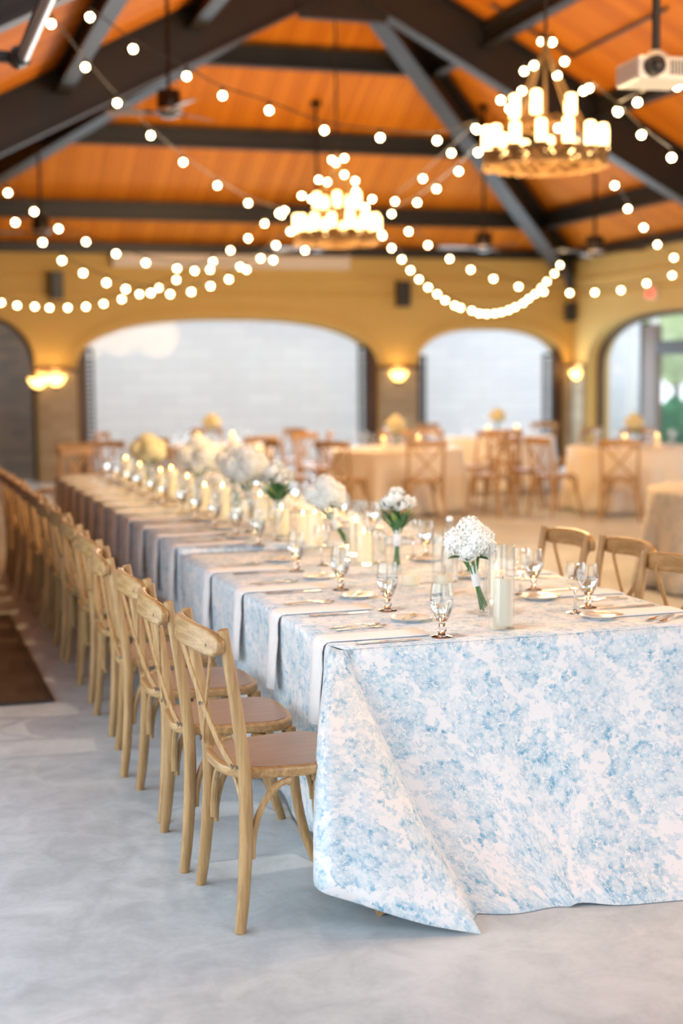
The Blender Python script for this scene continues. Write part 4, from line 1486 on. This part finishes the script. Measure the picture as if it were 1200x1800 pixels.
NR = [4.62, 5.10, 5.72, 6.33] + [7.15 + .52 * q for q in range(10)]
for q, yc in enumerate(NR):
    z = TZ + .003 if yc < TYM else TZ2 + .003
    o_ = ORD[q] + ' place setting across the table'
    j = lambda a=.012: rr.uniform(-a, a)
    n_ = napkin(TX1, yc + .0, z, PI + j(.03), 'white linen napkin laid at the ' + o_, 'napkins across the table')
    pp = Vector((2.40 + j(), yc - .06 + j(.005), z))
    plate_(pp, 0, 'white side plate at the ' + o_, 'side plates')
    butter_(pp + Vector((0, .005, .0165)), 2.6 + j(.2), 'small gold butter knife on the plate at the ' + o_, 'butter knives')
    wine_glass((2.375, yc + .075, z), 0, 'stemmed wine glass at the ' + o_, 'wine glasses')
    water_goblet((2.475 + j(.01), yc + .165, z), j(1), 'footed water goblet at the ' + o_, 'water goblets', .92)
    knife_((2.61, yc + .115, z), PI + j(.05), 'silver table knife at the ' + o_, 'table knives')
    fork_((2.60, yc - .14, z), PI + .5 * (q == 0) + j(.05), 'inner silver fork at the ' + o_, 'forks')
    fork_((2.62, yc - .18, z), PI + .5 * (q == 0) + j(.05), 'outer silver fork at the ' + o_, 'forks')


# ================================================================== CENTREPIECES
def cyl_vase(p, r, h, label, n=26):
    m = MB(); m.lathe([(1e-6, 0), (r, 0), (r, h), (r - .003, h), (r - .003, .012), (1e-6, .012)], n)
    return tag(m.build('cylinder_vase', 'glass', smooth='auto', loc=p), label, 'vase', 'clear glass cylinders on the long table')


def candle(p, r, h, label, lit=True, group='pillar candles on the long table'):
    t = thing('pillar_candle', label, 'candle', p, group=group)
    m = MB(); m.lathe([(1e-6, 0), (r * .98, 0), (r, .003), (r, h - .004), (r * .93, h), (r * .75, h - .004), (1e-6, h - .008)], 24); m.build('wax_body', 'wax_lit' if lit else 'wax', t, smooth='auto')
    m = MB(); m.tube([(0, 0, h - .008), (.001, 0, h + .004)], .0012, 5); m.build('wick', 'wick', t)
    if lit:
        m = MB(); m.lathe([(1e-6, h + .002), (.004, h + .008), (.0045, h + .013), (.002, h + .024), (1e-6, h + .031)], 10); m.build('flame', 'flame', t, smooth=True)
    return t


def bloom_mesh(r, petal, nflo, seed, name='bloom', parent=None):
    rd = random.Random(seed); m = MB()
    m.ball((0, 0, 0), r * .84, 12, 8)
    for q in range(nflo):
        zz = 1 - 2 * (q + .5) / nflo
        a = q * 2.39996
        d = Vector((math.sqrt(1 - zz * zz) * math.cos(a), math.sqrt(1 - zz * zz) * math.sin(a), zz))
        u = d.orthogonal().normalized(); w = d.cross(u)
        c = d * r * rd.uniform(.9, 1.05); ph = rd.uniform(0, 6.28); s_ = petal * rd.uniform(.85, 1.2)
        for k in range(4):
            b = ph + PI / 2 * k
            e1 = u * math.cos(b) + w * math.sin(b); e2 = u * math.cos(b + 1.571) + w * math.sin(b + 1.571)
            m.add([c, c + e1 * s_ * .6 + e2 * s_ * .45 + d * s_ * .15, c + e1 * s_ * 1.05 + d * s_ * .32, c + e1 * s_ * .6 - e2 * s_ * .45 + d * s_ * .15], [(0, 1, 2, 3)])
    return m


def leaf_obj(t, c, d, l, w, mat):
    c, d = Vector(c), Vector(d).normalized()
    sd = d.cross(Vector((0, 0, 1)))
    sd = sd.normalized() if sd.length > .01 else Vector((1, 0, 0))
    up = sd.cross(d)
    m = MB(); V = []
    for (a, b, k) in ((0, 0, 0), (.3, .5, .05), (.65, .42, .02), (1, 0, -.12), (.65, -.42, .02), (.3, -.5, .05)):
        V.append(c + d * l * a + sd * w * b + up * l * k)
    V.append(c + d * l * .45 - up * l * .03)
    m.add(V, [(0, 6, 1), (1, 6, 2), (2, 6, 3), (3, 6, 4), (4, 6, 5), (5, 6, 0)])
    return m.build('leaf', mat, t, solid=.0012)


BL = {}


def bouquet(p, kind, label, h=.27, lean=(0, 0), s=1.0, petal='petal', group='bouquets on the long table', ribbon=True):
    """stems wrapped in ribbon with a flower head; kind 0 hydrangea, 1 buds and leaves"""
    rd = random.Random(int(p.x * 100 + p.y * 317))
    t = thing('bouquet', label, 'bouquet', p, rd.uniform(0, .3), group)
    t.scale = (s,) * 3
    lx, ly = lean
    top = Vector((lx, ly, h - .05))
    for q in range(7):
        a = 2 * PI * q / 7
        r0 = .012
        m = MB(); m.tube(catmull([(r0 * math.cos(a + 1), r0 * math.sin(a + 1), .016 + .004 * q), (lx * .6 + .007 * math.cos(a), ly * .6 + .007 * math.sin(a), h * .5), (top.x + .03 * math.cos(a), top.y + .03 * math.sin(a), top.z)], 4), .0032, 6)
        m.build('flower_stem', 'stem', t)
    if ribbon:
        m = MB(); A = Vector((lx * .50, ly * .5, h * .42)); B = Vector((lx * .82, ly * .82, h * .70))
        m.tube([A, A.lerp(B, .33), A.lerp(B, .66), B], [.0145, .015, .015, .0165], 14); m.build('ribbon_wrap', 'ribbon', t, smooth='auto')
    key = (kind, petal)
    if kind == 0:
        if key not in BL:
            BL[key] = bloom_mesh(.052, .0145, 90, 5)
            o0 = BL[key].build('hydrangea_bloom', petal); BL[key] = o0.data
            bpy.data.objects.remove(o0)
        for (dx, dy, dz, sc) in ((0, 0, .045, 1.0), (.052, .01, .02, .88), (-.05, .012, .012, .92), (.0, -.05, .015, .86), (.01, .052, .018, .9), (-.03, -.03, -.02, .7), (.045, -.035, -.01, .7)):
            o = bpy.data.objects.new('hydrangea_bloom', BL[key]); COL.objects.link(o); o.parent = t
            o.location = Vector((lx, ly, h)) + Vector((dx, dy, dz)); o.scale = (sc,) * 3; o.rotation_euler = (rd.uniform(0, 6), rd.uniform(0, 6), 0)
        for q in range(5):
            a = 2 * PI * q / 5 + rd.random()
            leaf_obj(t, (top.x + .01 * math.cos(a), top.y + .01 * math.sin(a), top.z), (math.cos(a), math.sin(a), .1), .075, .04, 'leaf')
    else:
        for q in range(9):
            a = 2 * PI * q / 8 if q < 8 else 0
            R = (.048 if q < 8 else 0) * (1 if q % 2 else .75)
            c = Vector((lx + R * math.cos(a), ly + R * math.sin(a), h + .01 + (.025 if q == 8 else 0) + .014 * (q % 3)))
            if key not in BL:
                m = MB()
                for ring_, (r_, n_, hh) in enumerate(((.010, 3, .030), (.018, 5, .027), (.023, 5, .020))):
                    for k in range(n_):
                        b = 2 * PI * k / n_ + ring_
                        d = Vector((math.cos(b), math.sin(b), 0)); sd = Vector((-math.sin(b), math.cos(b), 0)); up = Vector((0, 0, 1))
                        base = Vector((0, 0, -.016))
                        m.add([base, base + d * r_ + sd * r_ * .9 + up * hh * .6, base + d * r_ * 1.15 + up * hh * 1.15, base + d * r_ - sd * r_ * .9 + up * hh * .6, base + d * r_ * 1.1 + up * hh * .5],
                              [(0, 1, 4), (1, 2, 4), (2, 3, 4), (3, 0, 4)])
                BL[key] = m.build('flower_bud', petal, t, smooth=True); o = BL[key]
            else:
                o = bpy.data.objects.new('flower_bud', BL[key].data); COL.objects.link(o); o.parent = t
            o.location = c; o.scale = (1.25,) * 3; o.rotation_euler = (-.5 * math.sin(a) * (q < 8), .5 * math.cos(a) * (q < 8), a)
        for q in range(18):
            a = 2 * PI * q / 18 + rd.random() * .4
            leaf_obj(t, (lx * .9 + .012 * math.cos(a), ly * .9 + .012 * math.sin(a), h - .10 + .012 * (q % 4)), (math.cos(a) * .75, math.sin(a) * .75, 1.0), .085, .026, 'leaf' if q % 5 else 'leaf_light')
    return t


def bottle(p, label):
    t = thing('swing_top_bottle', label, 'bottle', p, group='swing-top water bottles')
    pr = [(1e-6, 0), (.036, 0), (.038, .004), (.038, .12), (.034, .15), (.018, .185), (.0145, .21), (.0145, .245), (.017, .247), (.017, .258)]
    m = MB(); m.lathe(pr + [(r_ - .0025, z_) for r_, z_ in pr[:1:-1]] + [(1e-6, .006)], 22); m.build('glass_body', 'glass', t, smooth='auto')
    m = MB(); m.lathe([(1e-6, .258), (.013, .258), (.016, .264), (.015, .275), (.009, .281), (1e-6, .282)], 14); m.build('stopper', 'white_plastic', t, smooth='auto')
    m = MB()
    m.tube([(.0175, 0, .228), (.022, 0, .25), (.017, 0, .272), (0, 0, .278), (-.017, 0, .272), (-.022, 0, .25), (-.0175, 0, .228)], .0013, 5); m.build('wire_bail', 'screw', t)
    pw = [(1e-6, .007), (.0345, .007), (.0345, .12), (.03, .148), (.02, .165), (1e-6, .165)]
    m = MB(); m.lathe(pw, 22); m.build('water', 'water', t, smooth='auto')
    return t


def at(x, y, z=TZ + .004):
    p = onz(x, y, z); return Vector((p.x, p.y, z))


# nearest cluster
p = at(881, 1104); cyl_vase(p, .047, .29, 'tall clear cylinder vase holding the large ivory candle at the front'); candle(p + Vector((.005, .0, .012)), .034, .165, 'large ivory pillar candle in the frontmost cylinder vase', False)
p = at(850, 1082); cyl_vase(p, .024, .17, 'slim clear vase of the frontmost white hydrangea bouquet')
bouquet(p, 0, 'frontmost white hydrangea bouquet with ribbon-wrapped stems', .265, (-.045, .02))
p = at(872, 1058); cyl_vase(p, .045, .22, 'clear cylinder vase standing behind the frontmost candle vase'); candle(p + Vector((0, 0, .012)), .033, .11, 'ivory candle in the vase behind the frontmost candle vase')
p = at(778, 1045); cyl_vase(p, .045, .27, 'tall clear cylinder vase in front of the swing-top bottle'); candle(p + Vector((.004, 0, .012)), .033, .07, 'short ivory candle in the tall vase before the bottle', False)
p = at(790, 1022); bottle(p, 'clear swing-top bottle of water nearest the frontmost bouquet')
p = at(722, 1028)
tv = thing('votive_cup', 'low round white votive cup beside the leafy bud bouquet', 'candle', p)
m = MB(); m.lathe([(1e-6, 0), (.034, 0), (.038, .006), (.039, .046), (.036, .046), (.034, .034), (1e-6, .034)], 24); m.build('cup', 'wax', tv, smooth='auto')
m = MB(); m.tube([(0, 0, .034), (0, 0, .042)], .0012, 5); m.build('wick', 'wick', tv)
p = at(697, 1008); cyl_vase(p, .026, .15, 'slim clear vase of the bouquet of buds and green leaves')
bouquet(p, 1, 'bouquet of white buds and long green leaves by the votive cup', .27, (.005, 0), 1.1)
p = at(665, 990); bottle(p, 'clear swing-top bottle of water by the bouquet of buds')
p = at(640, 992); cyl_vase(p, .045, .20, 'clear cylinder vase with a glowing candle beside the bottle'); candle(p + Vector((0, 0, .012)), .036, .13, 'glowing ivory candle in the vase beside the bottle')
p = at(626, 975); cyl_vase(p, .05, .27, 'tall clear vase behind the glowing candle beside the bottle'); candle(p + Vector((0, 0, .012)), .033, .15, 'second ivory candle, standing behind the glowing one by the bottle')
p = at(613, 968); cyl_vase(p, .026, .16, 'slim clear vase of the leaning hydrangea bouquet')
bouquet(p, 0, 'leaning white hydrangea bouquet between candles and bottle', .25, (-.10, .03), 1.1)
Z2 = TZ2 + .004
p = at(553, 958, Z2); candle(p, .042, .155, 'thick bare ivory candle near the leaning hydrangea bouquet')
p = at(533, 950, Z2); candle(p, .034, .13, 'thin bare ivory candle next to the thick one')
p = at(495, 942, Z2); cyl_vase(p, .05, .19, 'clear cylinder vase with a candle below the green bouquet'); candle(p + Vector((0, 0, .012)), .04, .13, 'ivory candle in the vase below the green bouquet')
p = at(492, 925, Z2); cyl_vase(p, .03, .16, 'slim clear vase of the white and dark green bouquet')
bouquet(p, 1, 'bouquet of white buds over dark green leaves midway along the table', .20, (-.01, 0), 1.35)
p = at(445, 918, Z2); cyl_vase(p, .03, .16, 'slim clear vase of the big cream hydrangea bouquet')
bouquet(p, 0, 'big cream hydrangea bouquet midway along the table', .215, (-.02, .02), 1.45)
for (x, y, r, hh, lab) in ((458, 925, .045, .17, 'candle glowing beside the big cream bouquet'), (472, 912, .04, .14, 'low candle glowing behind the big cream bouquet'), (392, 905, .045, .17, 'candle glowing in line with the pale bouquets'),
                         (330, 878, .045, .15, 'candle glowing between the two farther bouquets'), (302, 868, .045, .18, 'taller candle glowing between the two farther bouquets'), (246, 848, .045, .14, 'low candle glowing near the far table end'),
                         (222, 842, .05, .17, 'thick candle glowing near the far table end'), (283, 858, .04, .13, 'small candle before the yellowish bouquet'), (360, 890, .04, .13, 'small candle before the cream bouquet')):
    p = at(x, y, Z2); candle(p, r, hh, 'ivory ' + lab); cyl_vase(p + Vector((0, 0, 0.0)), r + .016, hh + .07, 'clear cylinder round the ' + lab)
for (x, y, hh, s_, pet, lab) in ((352, 882, .185, 1.6, 'petal', 'cream hydrangea bouquet toward the far table end'), (262, 852, .175, 1.5, 'petal_yellow', 'yellowish hydrangea bouquet near the far table end'), (415, 900, .24, 1.3, 'petal', 'small cream bouquet behind the big cream one')):
    p = at(x, y, Z2); bouquet(p, 0, lab, hh, (0, 0), s_, pet); cyl_vase(p, .04, .2, 'clear vase of the ' + lab)


# ================================================================== BACKGROUND ROUND TABLES
def round_cloth(cx_, cy_, r, mat, label, seed, top=.76):
    m = MB(); UV = []; n = 96; rd = random.Random(seed)
    ph = rd.uniform(0, 6)
    prof = [(0.0, 0), (.5, 0), (.97, 0), (1, -.004), (1.01, -.03)] + [(1.01 + .09 * (k / 8) ** 1.2, -.03 - (top - .05) * k / 8) for k in range(1, 9)]
    for k, (rr_, dz) in enumerate(prof):
        amp = max(0, (-dz - .03)) / top * .07
        for j in range(n):
            a = 2 * PI * j / n
            q = r * rr_ * (1 + amp * (math.sin(13 * a + ph) + .5 * math.sin(21 * a + 2 * ph))) if rr_ else .001
            m.v.append((q * math.cos(a), q * math.sin(a), top + dz)); UV.append((a * r if rr_ > .98 else q * math.cos(a), dz if rr_ > .98 else q * math.sin(a)))
    for k in range(len(prof) - 1):
        for j in range(n):
            a, b = k * n + j, k * n + (j + 1) % n
            m.f.append((a, b, b + n, a + n))
    o = m.build('round_tablecloth', mat, uvs=UV, smooth=True, loc=(cx_, cy_, 0), solid=.004)
    tag(o, label, 'tablecloth', 'floor-length cloths on the round tables')
    t = thing('round_table', 'round banquet table under the ' + label.replace(' hanging to the floor', ''), 'table', (cx_, cy_, 0), group='round banquet tables')
    m = MB(); m.lathe([(1e-6, top - .035), (r * .98, top - .035), (r * .98, top - .006), (1e-6, top - .006)], 40); m.build('table_top', 'tabletop', t)
    for k in range(4):
        a = PI / 4 + PI / 2 * k
        m = MB(); m.tube([(r * .6 * math.cos(a), r * .6 * math.sin(a), 0), (r * .6 * math.cos(a), r * .6 * math.sin(a), top - .035)], .016, 8); m.build('leg', 'screw', t)


RT = [(5.85, 16.35, .80, 'satin', 'champagne satin cloth hanging to the floor of the table by the stone pier', 'the table by the stone pier'),
      (8.55, 15.35, .80, 'satin', 'champagne satin cloth hanging to the floor of the table by the glass doors', 'the table by the glass doors'),
      (8.25, 18.75, .80, 'satin_white', 'white satin cloth hanging to the floor of the table before the narrow window', 'the table before the narrow window'),
      (4.05, 18.6, .80, 'satin_white', 'white satin cloth hanging to the floor of the table before the wide window', 'the table before the wide window'),
      (6.30, 9.45, .80, 'damask_grey', 'grey-blue patterned cloth hanging to the floor of the table beyond the candle vases', 'the patterned table')]
for q, (cx_, cy_, r, mt_, lab, short) in enumerate(RT):
    round_cloth(cx_, cy_, r, mt_, lab, q)
    if q == 4:
        continue
    zz = .765
    c = Vector((cx_, cy_, zz))
    b = bouquet(c + Vector((0, 0, 0)), 0, 'cream flower centrepiece on ' + short, .22, (0, 0), 1.25, 'petal_yellow', 'flower centrepieces on the round tables', False)
    cyl_vase(c + Vector((0, 0, .0)), .045, .16, 'clear vase of the centrepiece on ' + short)
    for k, (dx, dy) in enumerate(((.25, -.1), (-.22, -.16))):
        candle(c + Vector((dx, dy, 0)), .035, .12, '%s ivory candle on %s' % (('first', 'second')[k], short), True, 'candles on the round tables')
    for k in range(8):
        a = 2 * PI * k / 8 + .3
        p = c + Vector((.56 * math.cos(a), .56 * math.sin(a), 0))
        plate_(p + Vector((0, 0, .001)), 0, 'white side plate on ' + short, 'plates on ' + short)
        p2 = c + Vector((.48 * math.cos(a + .3), .48 * math.sin(a + .3), .001))
        wine_glass(p2, 0, 'stemmed wine glass on ' + short, 'wine glasses on ' + short)


def ring_chairs(tq, angs, lab, R=1.12):
    cx_, cy_, r = RT[tq][:3]
    for k, (a, rad) in enumerate(angs):
        a = math.radians(a)
        place_chair(cx_ + (rad + .12) * math.cos(a), cy_ + (rad + .12) * math.sin(a), a + PI + random.uniform(-.06, .06), '%s oak cross-back chair around %s, counted from the hall middle' % (ORD[k], lab), 'oak chairs around the round tables')


ring_chairs(0, [(-97, 1.2), (-138, 1.15), (-52, 1.2), (-170, 1.3), (20, 1.2), (70, 1.2), (120, 1.2)], RT[0][5])
ring_chairs(1, [(-125, 1.22), (-165, 1.15), (-60, 1.15), (150, 1.2), (60, 1.2)], RT[1][5])
ring_chairs(2, [(-110, 1.15), (-150, 1.2), (-60, 1.2), (40, 1.2), (170, 1.2), (110, 1.15)], RT[2][5])
ring_chairs(3, [(-80, 1.2), (-130, 1.2), (-20, 1.2), (30, 1.2), (80, 1.2), (150, 1.2)], RT[3][5])
# dark chairs standing beyond the far end of the long table
for k, (px_, py_, rz) in enumerate(((105, 790, 2.2), (150, 792, -1.2), (190, 795, -1.6))):
    p = onD(px_, py_, 15.2 + .6 * k)
    place_chair(p.x, p.y, rz, ['oak chair standing beyond the table end below the pier sconce', 'oak chair standing beyond the table end below the window shutter', 'oak chair standing beyond the table end before the wide window'][k], 'chairs beyond the far table end')
